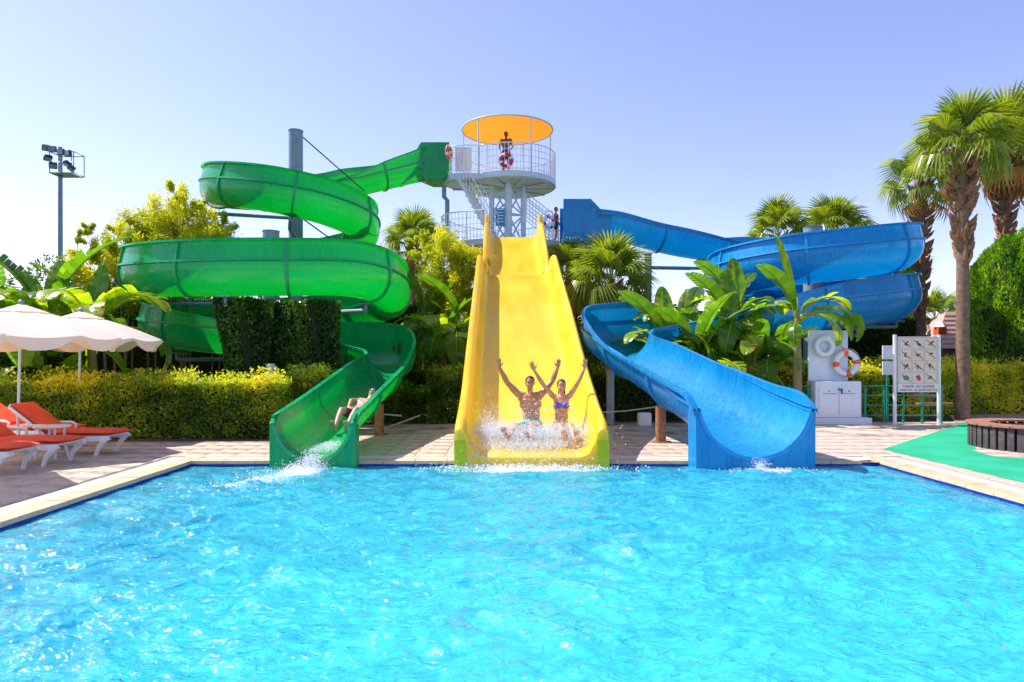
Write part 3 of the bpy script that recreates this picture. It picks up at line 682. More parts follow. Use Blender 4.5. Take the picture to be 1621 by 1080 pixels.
low_post('grey post under the far bend of the blue slide', 2.55, 16.6, 1.35, 'greysteel')
low_post('pale post among the ivy columns under the green slide', GX(426, 15.4), 15.5, 1.5, 'palesteel')

# ------------------------------------------------------------------ tower
tw = thing('slide_tower', 'white steel slide tower with orange round canopy and two railed platforms', 'tower', (.1, 27.8, 0))
UZ = 8.85; LZ = 6.1
UC = Vector((.22, 28.0)); LC = Vector((-.15, 27.4))
def union_outline(circles, n=96):
    cx = sum(c[0] for c in circles[:1]); cy0 = circles[0][1]; pts = []
    for i in range(n):
        a = 2 * math.pi * i / n; d = Vector((math.cos(a), math.sin(a))); best = 0
        for (x, y, r) in circles:
            rel = Vector((x - cx, y - cy0)); b = rel.dot(d); c = rel.length_squared - r * r; q = b * b - c
            if q >= 0: best = max(best, b + math.sqrt(q))
        pts.append((cx + d.x * best, cy0 + d.y * best))
    return pts
up = union_outline([(UC.x, UC.y, 1.85), (-1.55, 27.45, .95)])
lo = union_outline([(LC.x, LC.y, 2.1), (-1.4, 26.9, 1.15), (1.3, 26.6, 1.0)])
def inset(poly, f, c): return [(c[0] + (p[0] - c[0]) * f, c[1] + (p[1] - c[1]) * f) for p in poly]
for nm, pl, z, c in (('upper_platform', up, UZ, UC), ('lower_platform', lo, LZ, LC)):
    MB().prism(pl, z - .22, z).build(nm, 'palesteel', tw)
    und = MB(); und.prism(inset(pl, .96, c), z - .26, z - .222)
    for k in range(10):
        a = 2 * math.pi * k / 10; i = int(len(pl) * k / 10); und.tube([(c.x, c.y, z - .3), (c.x + (pl[i][0] - c.x) * .93, c.y + (pl[i][1] - c.y) * .93, z - .3)], .035, 6)
    und.build('platform_underside', 'platform', tw)
def railing(name, poly, z, parent, skip=None, h=1.08, mat='whitepaint', closed=True, sp=.155, rows=5):
    mb = MB(); pts = [Vector((p[0], p[1], 0)) for p in poly]
    if closed: pts.append(pts[0])
    d = [0]; 
    for a, b in zip(pts, pts[1:]): d.append(d[-1] + (b - a).length)
    def at(s):
        for i in range(len(d) - 1):
            if d[i + 1] >= s: return pts[i].lerp(pts[i + 1], (s - d[i]) / max(1e-6, d[i + 1] - d[i]))
        return pts[-1]
    n = int(d[-1] / sp); Q = [at(d[-1] * i / n) for i in range(n + 1)]
    ok = [not (skip and skip(q)) for q in Q]
    for i, q in enumerate(Q):
        if not ok[i]: continue
        mb.tube([q + Vector((0, 0, z)), q + Vector((0, 0, z + h))], .011 if i % 8 else .024, 5, cap=False)
    for k in range(rows):
        zz_ = z + .1 + (h - .1) * k / (rows - 1); rr = .024 if k == rows - 1 else .011
        run = []
        for i, q in enumerate(Q + [None]):
            if q is not None and ok[i]: run.append(q + Vector((0, 0, zz_)))
            else:
                if len(run) > 1: mb.tube(run, rr, 6)
                run = []
    return mb.build(name, mat, parent, angle=60)
railing('railing', inset(up, .985, UC), UZ, tw, skip=lambda q: q.x < -2.2 and q.y > 27.0)
railing('railing', inset(lo, .985, LC), LZ, tw, skip=lambda q: (q.y < 26.3 and -.72 < q.x < 1.45) or (q.x > 1.9 and q.y < 26.9))
# canopy
CZ = 10.98; CC = Vector((.08, 28.0)); CRr = 1.82
mb = MB(); n = 48
V = [(CC.x, CC.y, CZ + .14)]; Fs = []
for k, f in enumerate((.35, .7, 1.0)):
    V += [(CC.x + CRr * f * math.cos(2 * math.pi * i / n), CC.y + CRr * f * math.sin(2 * math.pi * i / n), CZ + .14 * (1 - f ** 1.6)) for i in range(n)]
Fs += [(0, 1 + i, 1 + (i + 1) % n) for i in range(n)]
for k in range(2): Fs += [(1 + k * n + i, 1 + (k + 1) * n + i, 1 + (k + 1) * n + (i + 1) % n, 1 + k * n + (i + 1) % n) for i in range(n)]
mb.add(V, Fs).build('canopy', 'orange', tw, angle=60)
mb = MB(); mb.torus((CC.x, CC.y, CZ - .01), CRr + .03, .035, Matrix.Rotation(R(90), 3, 'X'), nu=64, nv=8); mb.build('canopy_ring', 'palesteel', tw, angle=60)
for a in (12, 68, 118, 172, 232, 300):
    x = CC.x + 1.83 * math.cos(R(a)); y = CC.y + 1.83 * math.sin(R(a))
    MB().tube([(x, y, UZ), (x, y, CZ + (.3 if a == 172 else 0))], .028, 8).build('canopy_post', 'palesteel', tw)
# columns and bracing
cols = [(-.55, 27.5, .11), (.12, 27.1, .15), (.72, 27.5, .11)]
for x, y, r in cols: MB().tube([(x, y, 0), (x, y, UZ - .25)], r, 18).build('tower_column', 'palesteel', tw)
mb = MB()
for a, b in (((-.55, 27.5), (.12, 27.1)), ((.12, 27.1), (.72, 27.5)), ((-.55, 27.5), (.72, 27.5))):
    for z0_, z1_ in ((7.4, 8.5), (6.2, 7.4), (4.6, 5.8), (3.0, 4.4)):
        mb.tube([(*a, z0_), (*b, z1_)], .035, 6); mb.tube([(*b, z0_), (*a, z1_)], .035, 6); mb.tube([(*a, z0_), (*b, z0_)], .035, 6)
mb.build('bracing', 'palesteel', tw)
# upper stair from the left lobe down to the lower platform
A = Vector((-1.75, 26.75, UZ - .15)); B = Vector((-.45, 26.3, LZ + .15)); n = 11
dirv = (B - A); dh = Vector((dirv.x, dirv.y, 0)).normalized(); sv = Vector((-dh.y, dh.x, 0))
for i in range(n):
    c = A.lerp(B, (i + .5) / n); rot = Matrix.Rotation(math.atan2(dh.y, dh.x), 3, 'Z')
    MB().box(c + sv * .1, (.27, .8, .035), rot=rot).build('stair_tread', 'whitepaint', tw)
for s in (-.32, .52):
    m_ = MB(); q0 = A + sv * s; q1 = B + sv * s; u = Vector((0, 0, .12))
    th = sv * .02
    m_.add([q0 - u - th, q1 - u - th, q1 + u - th, q0 + u - th, q0 - u + th, q1 - u + th, q1 + u + th, q0 + u + th], [(0, 1, 2, 3), (7, 6, 5, 4), (0, 4, 5, 1), (3, 2, 6, 7), (0, 3, 7, 4), (1, 5, 6, 2)])
    m_.build('stringer', 'palesteel', tw)
    m_ = MB()
    for k in range(n + 1):
        c = q0.lerp(q1, k / n); m_.tube([c, c + Vector((0, 0, 1.0))], .011, 5)
    for h_ in (.35, .65, 1.0): m_.tube([q0 + Vector((0, 0, h_)), q1 + Vector((0, 0, h_))], .02 if h_ == 1 else .011, 6)
    m_.build('stair_rail', 'whitepaint', tw)
# rear stair on the right going down behind the blue box
A = Vector((.9, 28.6, 7.55)); B = Vector((2.3, 27.6, 6.2))
m_ = MB()
for off in (0, .7):
    a = A + Vector((0, off, 0)); b = B + Vector((0, off, 0))
    for h_ in (0, .35, .7, 1.0): m_.tube([a + Vector((0, 0, h_)), b + Vector((0, 0, h_))], .02, 6)
    for k in range(12):
        c = a.lerp(b, k / 11); m_.tube([c, c + Vector((0, 0, 1))], .011, 5)
m_.build('stair_rail', 'whitepaint', tw)
# spiral ground stair seen right of the yellow slide
c0 = Vector((2.35, 25.6)); mb = MB(); mb.tube([(c0.x, c0.y, 0), (c0.x, c0.y, LZ)], .09, 12); mb.build('stair_pole', 'palesteel', tw)
for i in range(20):
    a = i * .42; z = .3 + i * .29
    MB().box((c0.x + .42 * math.cos(a), c0.y + .42 * math.sin(a), z), (.78, .3, .04), rz=a).build('stair_tread', 'whitepaint', tw)
# brackets under start boxes
mb = MB(); mb.tube([(GX(703, 27.3), 27.3, 8.55), (GX(703, 27.3), 27.3, 8.1), (GX(708, 27.3), 27.3, 7.95), (GX(708, 27.3), 27.3, LZ - .2)], .09, 12); mb.build('box_bracket', 'greysteel', tw)
mb = MB(); mb.tube([(GX(905, 25), 25.0, 5.75), (GX(905, 25), 25.1, 5.45), (1.6, 25.9, 4.6)], .09, 12); mb.build('box_bracket', 'greysteel', tw)
# hung canvas panel
mb = MB(); 
for i in range(12):
    x0 = GX(722, 27.4) + i * .055; x1 = x0 + .055; y0 = 26.9 + .02 * math.sin(i * 1.9); y1 = 26.9 + .02 * math.sin((i + 1) * 1.9)
    mb.add([(x0, y0, GZ(273, 27)), (x1, y1, GZ(273, 27)), (x1, y1, GZ(234, 27)), (x0, y0, GZ(234, 27))], [(0, 1, 2, 3)])
o = mb.build('canvas_screen', 'whitecloth', None, origin=(-1.8, 26.9, 8.9)); tag(o, 'grey white canvas screen hung behind the railing by the green slide start', 'screen')
# notice on the tower
t = thing('notice_board', 'blue notice board hung under the upper platform of the tower', 'notice board', (-.2, 26.9, 6.5))
MB().box((GX(792, 26.9), 26.9, GZ(344, 26.9)), (.36, .03, .7), bev=.01).build('panel', 'bluesign', t)
for k in range(5): MB().box((GX(792, 26.9), 26.878, GZ(332, 26.9) - k * .12), (.26 - .03 * (k % 2), .006, .03)).build('text_line', 'whiteletter', t)

def lifebuoy(label, c, R0, r0, rot, red, nb=4, group=None, mat_w='buoywhite', a_off=.4, rope=True, inv=False):
    t = thing('lifebuoy', label, 'lifebuoy', c, group)
    MB().torus(c, R0, r0, rot, nu=40, nv=12).build('ring', mat_w if not inv else red, t, angle=60)
    for k in range(nb):
        a = a_off + k * 2 * math.pi / nb; w_ = .22
        MB().torus(c, R0, r0 * 1.04, rot, a - w_, a + w_, nu=8, nv=12).build('band', red if not inv else 'buoywhite', t, angle=60)
    if rope:
        mb = MB(); pts = []
        for i in range(65):
            a = 2 * math.pi * i / 64; rr = R0 + r0 * 1.15 + .02 * abs(math.sin(2 * (a - a_off))); pts.append(Vector(c) + rot @ Vector((rr * math.cos(a), 0, rr * math.sin(a))))
        mb.tube(pts, .008, 5).build('grab_line', 'rope', t)
    return t
I3 = Matrix.Identity(3)
g = 'lifebuoys hung on the tower railings'
lifebuoy('red lifebuoy hung on the upper railing in front of the lifeguard', (GX(801, 26.05), 26.07, GZ(254, 26.1)), .22, .065, I3, 'buoyred', group=g, inv=True)
lifebuoy('red lifebuoy hung side-on at the green slide entrance', (GX(711, 26.6), 26.5, GZ(243, 26.6)), .22, .06, Matrix.Rotation(R(70), 3, 'Z'), 'buoyorange', group=g, inv=True)
lifebuoy('pale lifebuoy hung on the lower railing beside the blue start box', (GX(869, 25.6), 25.55, GZ(352, 25.6)), .2, .055, Matrix.Rotation(R(30), 3, 'Z'), 'buoyred', group=g)

# ------------------------------------------------------------------ people
def cone(mb, a, b, ra, rb, n=12):
    a = Vector(a); b = Vector(b); L = (b - a).length; k = 5
    d = (b - a).normalized()
    pts = []; rs = []
    for i in range(k): 
        th = math.pi / 2 * (1 - i / k); pts.append(a - d * ra * math.sin(th)); rs.append(max(.001, ra * math.cos(th)))
    pts += [a, b]; rs += [ra, rb]
    for i in range(1, k + 1):
        th = math.pi / 2 * i / k; pts.append(b + d * rb * math.sin(th)); rs.append(max(.001, rb * math.cos(th)))
    mb.tube(pts, rs, n)
def basis(f, u):
    f = Vector(f).normalized(); u = Vector(u); u = (u - f * u.dot(f)).normalized(); r = f.cross(u)
    return Matrix((r, f, u)).transposed()        # columns: right, forward, up
def fused(mb, name, mat, parent, voxel=.008, smooth=4):
    me = mb.mesh(name, ORG[parent.name], 0); o = bpy.data.objects.new('tmp', me); COL.objects.link(o)
    m = o.modifiers.new('r', 'REMESH'); m.mode = 'VOXEL'; m.voxel_size = voxel
    s = o.modifiers.new('s', 'SMOOTH'); s.iterations = smooth; s.factor = .6
    dg = bpy.context.evaluated_depsgraph_get(); dg.update()
    me2 = bpy.data.meshes.new_from_object(o.evaluated_get(dg)); bpy.data.objects.remove(o)
    me2.name = name; me2.polygons.foreach_set('use_smooth', [True] * len(me2.polygons)); me2.materials.clear()
    return link_mesh(name, me2, mat, parent)
def hand(mb, w, d, n, side, curl=.25, k=1.0, spread=.07):
    """w wrist, d direction of the hand, n palm normal"""
    w = Vector(w); d = Vector(d).normalized(); n = Vector(n); n = (n - d * n.dot(d)).normalized(); s = d.cross(n) * side
    q = Matrix((s, n, d)).transposed()
    mb.ell(w + d * .05 * k, (.042 * k, .017 * k, .055 * k), q)
    L = (.068, .078, .073, .056)
    for i in range(4):
        o = (i - 1.5); b = w + d * .088 * k + s * (-o) * .021 * k
        dd = (d + s * (-o) * spread).normalized(); p = b; a = 0
        for j in range(3):
            l = L[i] * (.45, .32, .23)[j] * k; a += curl * (.5 + .5 * j)
            v = (dd * math.cos(a) + n * math.sin(a)).normalized(); cone(mb, p, p + v * l, .0095 * k * (1 - .1 * j), .009 * k * (1 - .12 * j), 8); p = p + v * l
    b = w + d * .02 * k + s * .03 * k; v = (d * .75 + s * .75 + n * .25).normalized(); m = b + v * .045 * k; cone(mb, b, m, .014 * k, .011 * k, 8)
    v2 = (d + s * .35 + n * .2).normalized(); cone(mb, m, m + v2 * .035 * k, .011 * k, .009 * k, 8)
def foot(mb, ank, d, up, k=1.0):
    """d heel-to-toe direction, up from the sole to the instep"""
    ank = Vector(ank); d = Vector(d).normalized(); up = Vector(up); up = (up - d * up.dot(d)).normalized(); s = d.cross(up)
    heel = ank - up * .045 * k - d * .035 * k; ball = ank + d * .135 * k - up * .055 * k
    cone(mb, heel, ank + d * .05 * k - up * .04 * k, .034 * k, .034 * k); cone(mb, ank, ball, .036 * k, .026 * k)
    for i in range(-1, 2): cone(mb, heel, ball + s * i * .024 * k, .026 * k, .021 * k, 8)
    for i in range(5):
        b = ball + s * (i - 2) * .02 * k; cone(mb, b, b + d * (.05 - .006 * abs(i - 1)) * k - up * .004, .013 * k, .011 * k if i else .013 * k, 8)
def head(mb, c, f, u, k=1.0):
    q = basis(f, u); W = lambda x, y, z: Vector(c) + q @ Vector((x, y, z)) * k
    mb.ell(W(0, -.01, .025), (.075 * k, .093 * k, .098 * k), q); mb.ell(W(0, .018, -.04), (.06 * k, .066 * k, .07 * k), q)
    cone(mb, W(0, .055, -.085), W(0, .045, -.07), .028 * k, .035 * k)
    cone(mb, W(0, .082, .02), W(0, .098, -.018), .009 * k, .014 * k, 8); mb.ell(W(.012, .088, -.02), (.01 * k,) * 3, q); mb.ell(W(-.012, .088, -.02), (.01 * k,) * 3, q)
    for s in (-1, 1):
        mb.ell(W(s * .077, -.01, .0), (.01 * k, .02 * k, .032 * k), q); mb.ell(W(s * .036, .066, -.02), (.022 * k, .02 * k, .018 * k), q)
        mb.ell(W(s * .03, .076, .034), (.022 * k, .012 * k, .008 * k), q)
    mb.ell(W(0, .08, -.048), (.026 * k, .012 * k, .012 * k), q)
def face(parent, c, f, u, k, hairmat, longhair=False, smile=True):
    q = basis(f, u); W = lambda x, y, z: Vector(c) + q @ Vector((x, y, z)) * k
    for s in (-1, 1):
        MB().ell(W(s * .029, .081, .016), (.012 * k, .006 * k, .007 * k), q, 10, 6).build('eye', 'eye', parent)
        MB().tube([W(s * .012, .09, .036), W(s * .03, .091, .042), W(s * .048, .078, .036)], .0045 * k, 6).build('eyebrow', hairmat, parent)
    MB().tube([W(-.03, .083, -.046), W(-.015, .093, -.053), W(0, .096, -.055), W(.015, .093, -.053), W(.03, .083, -.046)], .0055 * k, 6).build('lips', 'lip', parent)
    if smile: MB().ell(W(0, .091, -.049), (.02 * k, .006 * k, .005 * k), q, 12, 6).build('teeth', 'teeth', parent)
    mb = MB(); mb.ell(W(0, -.02, .045), (.084 * k, .095 * k, .09 * k), q)
    mb.ell(W(0, -.055, .0), (.078 * k, .06 * k, .085 * k), q)
    if longhair:
        cone(mb, W(0, -.09, -.02), W(.03, -.1, -.2), .05 * k, .03 * k); cone(mb, W(-.05, -.06, -.02), W(-.055, -.04, -.16), .03 * k, .018 * k)
    # clear the face: push front points of the hair back above the brow
    vs = []
    for v in mb.v:
        l = q.inverted() @ (Vector(v) - Vector(c)) / k
        if l.y > .045 and l.z < .075: l.y = .03; l.x *= .98
        vs.append(tuple(Vector(c) + q @ l * k))
    mb.v = vs
    mb.build('hair', hairmat, parent, angle=70)

def torso(mb, hip, chest, neck, up_f, sh, k=1.0, female=False):
    """hip centre, chest centre, neck base; up_f = forward direction; sh=(left shoulder, right shoulder)"""
    hip, chest, neck = Vector(hip), Vector(chest), Vector(neck)
    ax = (chest - hip).normalized(); q = basis(up_f, ax)
    mb.ell(hip, (.165 * k if not female else .17 * k, .12 * k, .13 * k), q); 
    mid = hip.lerp(chest, .5); mb.ell(mid, ((.122 if female else .155) * k, .095 * k, .17 * k), q)
    mb.ell(chest, ((.145 if female else .195) * k, .115 * k, .17 * k), q); mb.ell(chest + (neck - chest) * .55, ((.15 if female else .215) * k, .09 * k, .1 * k), q)
    for s in sh: cone(mb, neck - ax * .05, s, .055 * k, .058 * k if not female else .045 * k)
    if female:
        for s in (-1, 1): mb.ell(chest + q @ Vector((s * .065, .085, .0)), (.058, .055, .055), q)
    else:
        for s in (-1, 1): mb.ell(chest + q @ Vector((s * .08, .06, .045)), (.085, .055, .06), q)
    return q

def rider(label, group, base, k, arms, heads, feet, skin, hairm, female, lean):
    """seated rider with raised arms; base = hip point"""
    t = thing('person', label, 'person', (base[0], base[1], base[2] - .12), group)
    hip = Vector(base); ax = Vector(lean).normalized(); chest = hip + ax * .36 * k; neck = hip + ax * .55 * k; hd = neck + Vector(heads) * k
    mb = MB(); f = Vector((0, -1, .12)); sw = .2 if not female else .15
    shl = neck + Vector((-sw, 0, -.02)) * k; shr = neck + Vector((sw, 0, -.02)) * k
    q = torso(mb, hip, chest, neck, f, (shl, shr), k, female)
    cone(mb, neck - ax * .04, hd - Vector((0, 0, .05)), .052 * k if not female else .045, .048 * k if not female else .04)
    head(mb, hd, (0, -1, -.05), (0, .05, 1), k * .98)
    for sh, (el, wr, hdir), side in ((shl, arms[0], 1), (shr, arms[1], -1)):
        m = .82 if female else 1.05
        el = Vector(el) + sh; wr = Vector(wr) + el
        cone(mb, sh, sh.lerp(el, .5), .06 * m, .057 * m); cone(mb, sh.lerp(el, .4), el, .057 * m, .041 * m); cone(mb, el, el.lerp(wr, .3), .042 * m, .048 * m); cone(mb, el.lerp(wr, .28), wr, .048 * m, .028 * m)
        hand(mb, wr, hdir, (0, -1, .1), side, .15, .98)
    for s, (kn, an, fd) in zip((-1, 1), feet):
        hp = hip + Vector((s * .09, -.04, -.02)); kn = Vector(kn) + hip; an = Vector(an) + hip
        cone(mb, hp, kn, .085, .055); cone(mb, kn, kn.lerp(an, .35), .054, .056); cone(mb, kn.lerp(an, .3), an, .056, .034)
        foot(mb, an, fd, (0, -1.0, .45))
    fused(mb, 'body', skin, t, .0075, 3)
    face(t, hd, (0, -1, -.05), (0, .05, 1), k * .98, hairm, longhair=female)
    return t, hip, chest, q
G2 = 'riders at the foot of the yellow slide'
hipM = (GX(842, 11.75), 11.75, .47)
t, hip, chest, q = rider('man with short dark hair and both arms raised on the yellow slide', G2, hipM, 1.0,
    [((-.19, .0, .2), (-.14, -.02, .27), (-.05, 0, 1)), ((.19, .06, .22), (.1, .0, .25), (.12, 0, 1))],
    (0.0, -.03, .17), [((-.28, -.42, .02), (-.42, -.78, -.14), (-.35, -.25, .9)), ((-.02, -.42, .05), (-.04, -.78, -.18), (-.45, -.35, .8))], 'skin', 'hair', False, (-.06, .1, 1))
mb = MB(); mb.ell(hip, (.185, .14, .14), q)
for s, kn in ((-1, (-.28, -.42, .02)), (1, (-.02, -.42, .05))):
    hp = hip + Vector((s * .09, -.04, -.02)); cone(mb, hp, hp.lerp(hip + Vector(kn), .55), .105, .09)
fused(mb, 'swim_shorts', 'turq', t, .011, 5)
hipW = (GX(889, 11.7), 11.7, .46)
t, hip, chest, q = rider('woman in a blue bikini with both arms raised on the yellow slide', G2, hipW, .96,
    [((-.17, -.04, .2), (-.16, -.06, .25), (-.35, 0, .9)), ((.14, .02, .22), (.12, -.02, .27), (.05, 0, 1))],
    (0.0, -.03, .16), [((-.05, -.42, .04), (.0, -.78, -.19), (-.12, -.45, .8)), ((.12, -.42, .04), (.16, -.78, -.19), (.05, -.45, .8))], 'skin2', 'hair2', True, (.0, .1, 1))
mb = MB()
for s in (-1, 1): mb.ell(chest + q @ Vector((s * .062, .088, .0)), (.062, .053, .058), q)
mb.torus(chest, .142, .014, q, nu=32, nv=8) if False else None
pts = [chest + q @ Vector((.139 * math.cos(a), .104 * math.sin(a), -.01)) for a in np.linspace(0, 2 * math.pi, 33)]; mb.tube(pts, .013, 6)
fused(mb, 'bikini_top', 'bikini', t, .008, 3)
mb = MB(); mb.ell(hip - Vector((0, 0, .02)), (.182, .135, .095), q); fused(mb, 'bikini_bottom', 'bikini', t, .011, 3)

# rider lying in the green slide
def lying():
    y0 = 12.55; bot = lambda y: float(np.interp(y, [10.5, 11.3, 12.8, 15.5], [.06, .15, .38, .82]))
    dx_ = .1
    t = thing('person', 'person lying back in the green slide with maroon trunks and feet first', 'person', (-2.9, 12.6, .3))
    hip = Vector((-2.8, 12.75, bot(12.75) + .22)); chest = Vector((-2.72, 13.12, bot(13.1) + .27)); neck = Vector((-2.66, 13.32, bot(13.3) + .34)); hd = Vector((-2.62, 13.46, bot(13.5) + .43))
    mb = MB(); f = Vector((0, -.4, 1)); q = torso(mb, hip, chest, neck, f, (neck + Vector((-.18, -.02, .0)), neck + Vector((.18, -.05, 0))), .95)
    cone(mb, neck, hd, .05, .045); head(mb, hd, (0, -.75, .6), (0, .6, .75), .95)
    for s in (-1, 1):
        hp = hip + Vector((s * .09, -.03, 0)); kn = Vector((-2.85 + s * .13, 12.42, bot(12.4) + .36)); an = Vector((-2.92 + s * .1, 12.1, bot(12.1) + .12))
        cone(mb, hp, kn, .082, .055); cone(mb, kn, kn.lerp(an, .4), .054, .056); cone(mb, kn.lerp(an, .3), an, .055, .034); foot(mb, an, (s * .12, -.5, .85), (0, -.8, -.5) if False else (0, .85, .5))
        sh = neck + Vector((s * .19, -.04, 0)); el = sh + Vector((s * .09, -.27, .02)); wr = hip + Vector((s * .12, -.02, .13))
        cone(mb, sh, el, .046, .036); cone(mb, el, wr, .037, .025); hand(mb, wr, (-s * .5, -.7, -.2), (0, 0, -1), s, .3, .95)
    fused(mb, 'body', 'skin3', t, .008, 3); face(t, hd, (0, -.75, .6), (0, .6, .75), .95, 'hair')
    mb = MB(); mb.ell(hip, (.175, .13, .13), q)
    for s in (-1, 1): mb_h = hip + Vector((s * .09, -.03, 0)); cone(mb, mb_h, mb_h.lerp(Vector((-2.85 + s * .13, 12.42, bot(12.4) + .36)), .6), .1, .08)
    fused(mb, 'trunks', 'maroon', t, .011, 5)
lying()
def standing(label, x, y, z, h, skin, facing, clothes, arm=None, group=None, hairm='hair', shorts='navy'):
    t = thing('person', label, 'person', (x, y, z), group); k = h / 1.76; B = Vector((x, y, z)); f = Vector(facing).normalized(); s_ = f.cross(Vector((0, 0, 1)))
    hip = B + Vector((0, 0, .93 * k)); chest = B + Vector((0, 0, 1.27 * k)); neck = B + Vector((0, 0, 1.47 * k)); hd = B + f * .02 + Vector((0, 0, 1.64 * k))
    mb = MB(); q = torso(mb, hip, chest, neck, f, (neck + s_ * .18 * k - Vector((0, 0, .03)), neck - s_ * .18 * k - Vector((0, 0, .03))), k * .95)
    cone(mb, neck, hd, .05 * k, .045 * k); head(mb, hd, f, (0, 0, 1), k)
    for s in (-1, 1):
        hp = hip + s_ * s * .09 * k; kn = B + s_ * s * .1 * k + f * .02 + Vector((0, 0, .5 * k)); an = B + s_ * s * .11 * k - f * .02 + Vector((0, 0, .08 * k))
        cone(mb, hp, kn, .085 * k, .055 * k); cone(mb, kn, kn.lerp(an, .4), .055 * k, .054 * k); cone(mb, kn.lerp(an, .3), an, .054 * k, .035 * k); foot(mb, an, f, (0, 0, 1), k)
        sh = neck + s_ * s * .19 * k - Vector((0, 0, .03)); el = sh + s_ * s * .08 * k + Vector((0, 0, -.28 * k)) - f * .03; wr = el + f * .16 * k - s_ * s * .08 * k + Vector((0, 0, -.16 * k))
        cone(mb, sh, el, .047 * k, .037 * k); cone(mb, el, wr, .038 * k, .026 * k); hand(mb, wr, f * .6 - Vector((0, 0, 1)), -s_ * s, s, .4, k)
    fused(mb, 'body', skin, t, .01, 3); face(t, hd, f, (0, 0, 1), k, hairm)
    mb = MB(); mb.ell(hip - Vector((0, 0, .02)), (.18 * k, .13 * k, .14 * k), q)
    for s in (-1, 1): cone(mb, hip + s_ * s * .09 * k, hip + s_ * s * .1 * k - Vector((0, 0, .25 * k)), .1 * k, .09 * k)
    fused(mb, 'shorts', shorts, t, .014, 4)
    if clothes:
        mb = MB(); mb.ell(chest, (.19 * k, .125 * k, .2 * k), q); mb.ell((hip + chest) / 2, (.165 * k, .115 * k, .2 * k), q)
        fused(mb, 'shirt', clothes, t, .014, 4)
standing('lifeguard in dark shorts standing under the orange canopy', GX(801, 27), 27.1, UZ, 1.78, 'darkskin', (-.2, -1, 0), None)
standing('person in a red top and dark shorts waiting by the blue slide entrance', GX(880, 26.2), 26.25, LZ, 1.35, 'skin', (1, -.2, 0), 'maroon')

# ------------------------------------------------------------------ spray
def spray(name, label, blobs, smin, smax):
    C = []
    for (c, s, n) in blobs: C.append(rng.normal(size=(n, 3)) * np.array(s) + np.array(c))
    C = np.concatenate(C); C = C[C[:, 2] > -.1]; n = len(C); r = (smin + (smax - smin) * rng.random(n) ** 3)[:, None, None]
    O = np.array([[1, 0, 0], [-1, 0, 0], [0, 1, 0], [0, -1, 0], [0, 0, 1], [0, 0, -1]], float)
    V = (C[:, None, :] + O[None] * r * np.array([1, 1, 1.25])).reshape(-1, 3)
    Ff = np.array([[0, 2, 4], [2, 1, 4], [1, 3, 4], [3, 0, 4], [2, 0, 5], [1, 2, 5], [3, 1, 5], [0, 3, 5]])
    Fq = (np.arange(n)[:, None, None] * 6 + Ff[None]).reshape(-1, 3)
    me = np_mesh(name, V, Fq, smooth=True); o = link_mesh(name, me, 'spray'); tag(o, label, 'splash', kind='stuff')
spray('splash', 'white spray thrown up round the two riders on the yellow slide', [
    ((-.15, 11.3, .38), (.22, .2, .09), 10000), ((.35, 11.15, .38), (.32, .2, .09), 12000), ((1.0, 11.2, .38), (.3, .2, .09), 10000), ((.35, 10.9, .25), (.5, .22, .04), 9000), ((-.3, 11.5, .5), (.12, .2, .12), 1200),
    ((1.4, 11.3, .45), (.1, .2, .12), 1200), ((.4, 11.5, .72), (.5, .2, .16), 1200), ((.42, 11.62, .62), (.12, .05, .12), 500), ((.4, 10.42, .1), (.6, .05, .07), 2200)], .002, .0095)
spray('splash', 'white water tumbling over the pool edge below the yellow slide', [((.1, 10.22, -.03), (.55, .12, .03), 3000), ((1.0, 10.28, -.04), (.4, .1, .02), 1000)], .003, .014)
spray('splash', 'white water pouring from the mouth of the green slide', [((-2.95, 10.4, .06), (.09, .1, .05), 1500), ((-3.0, 10.15, -.02), (.16, .15, .04), 1800), ((-3.25, 9.6, -.05), (.22, .3, .02), 1500), ((-3.6, 8.9, -.06), (.3, .3, .015), 700), ((-2.93, 11.3, .19), (.13, .45, .015), 2500)], .003, .011)
spray('splash', 'small splash where the blue slide meets the pool', [((3.85, 10.3, .0), (.06, .06, .05), 400), ((3.95, 10.15, -.05), (.3, .06, .015), 900)], .003, .01)

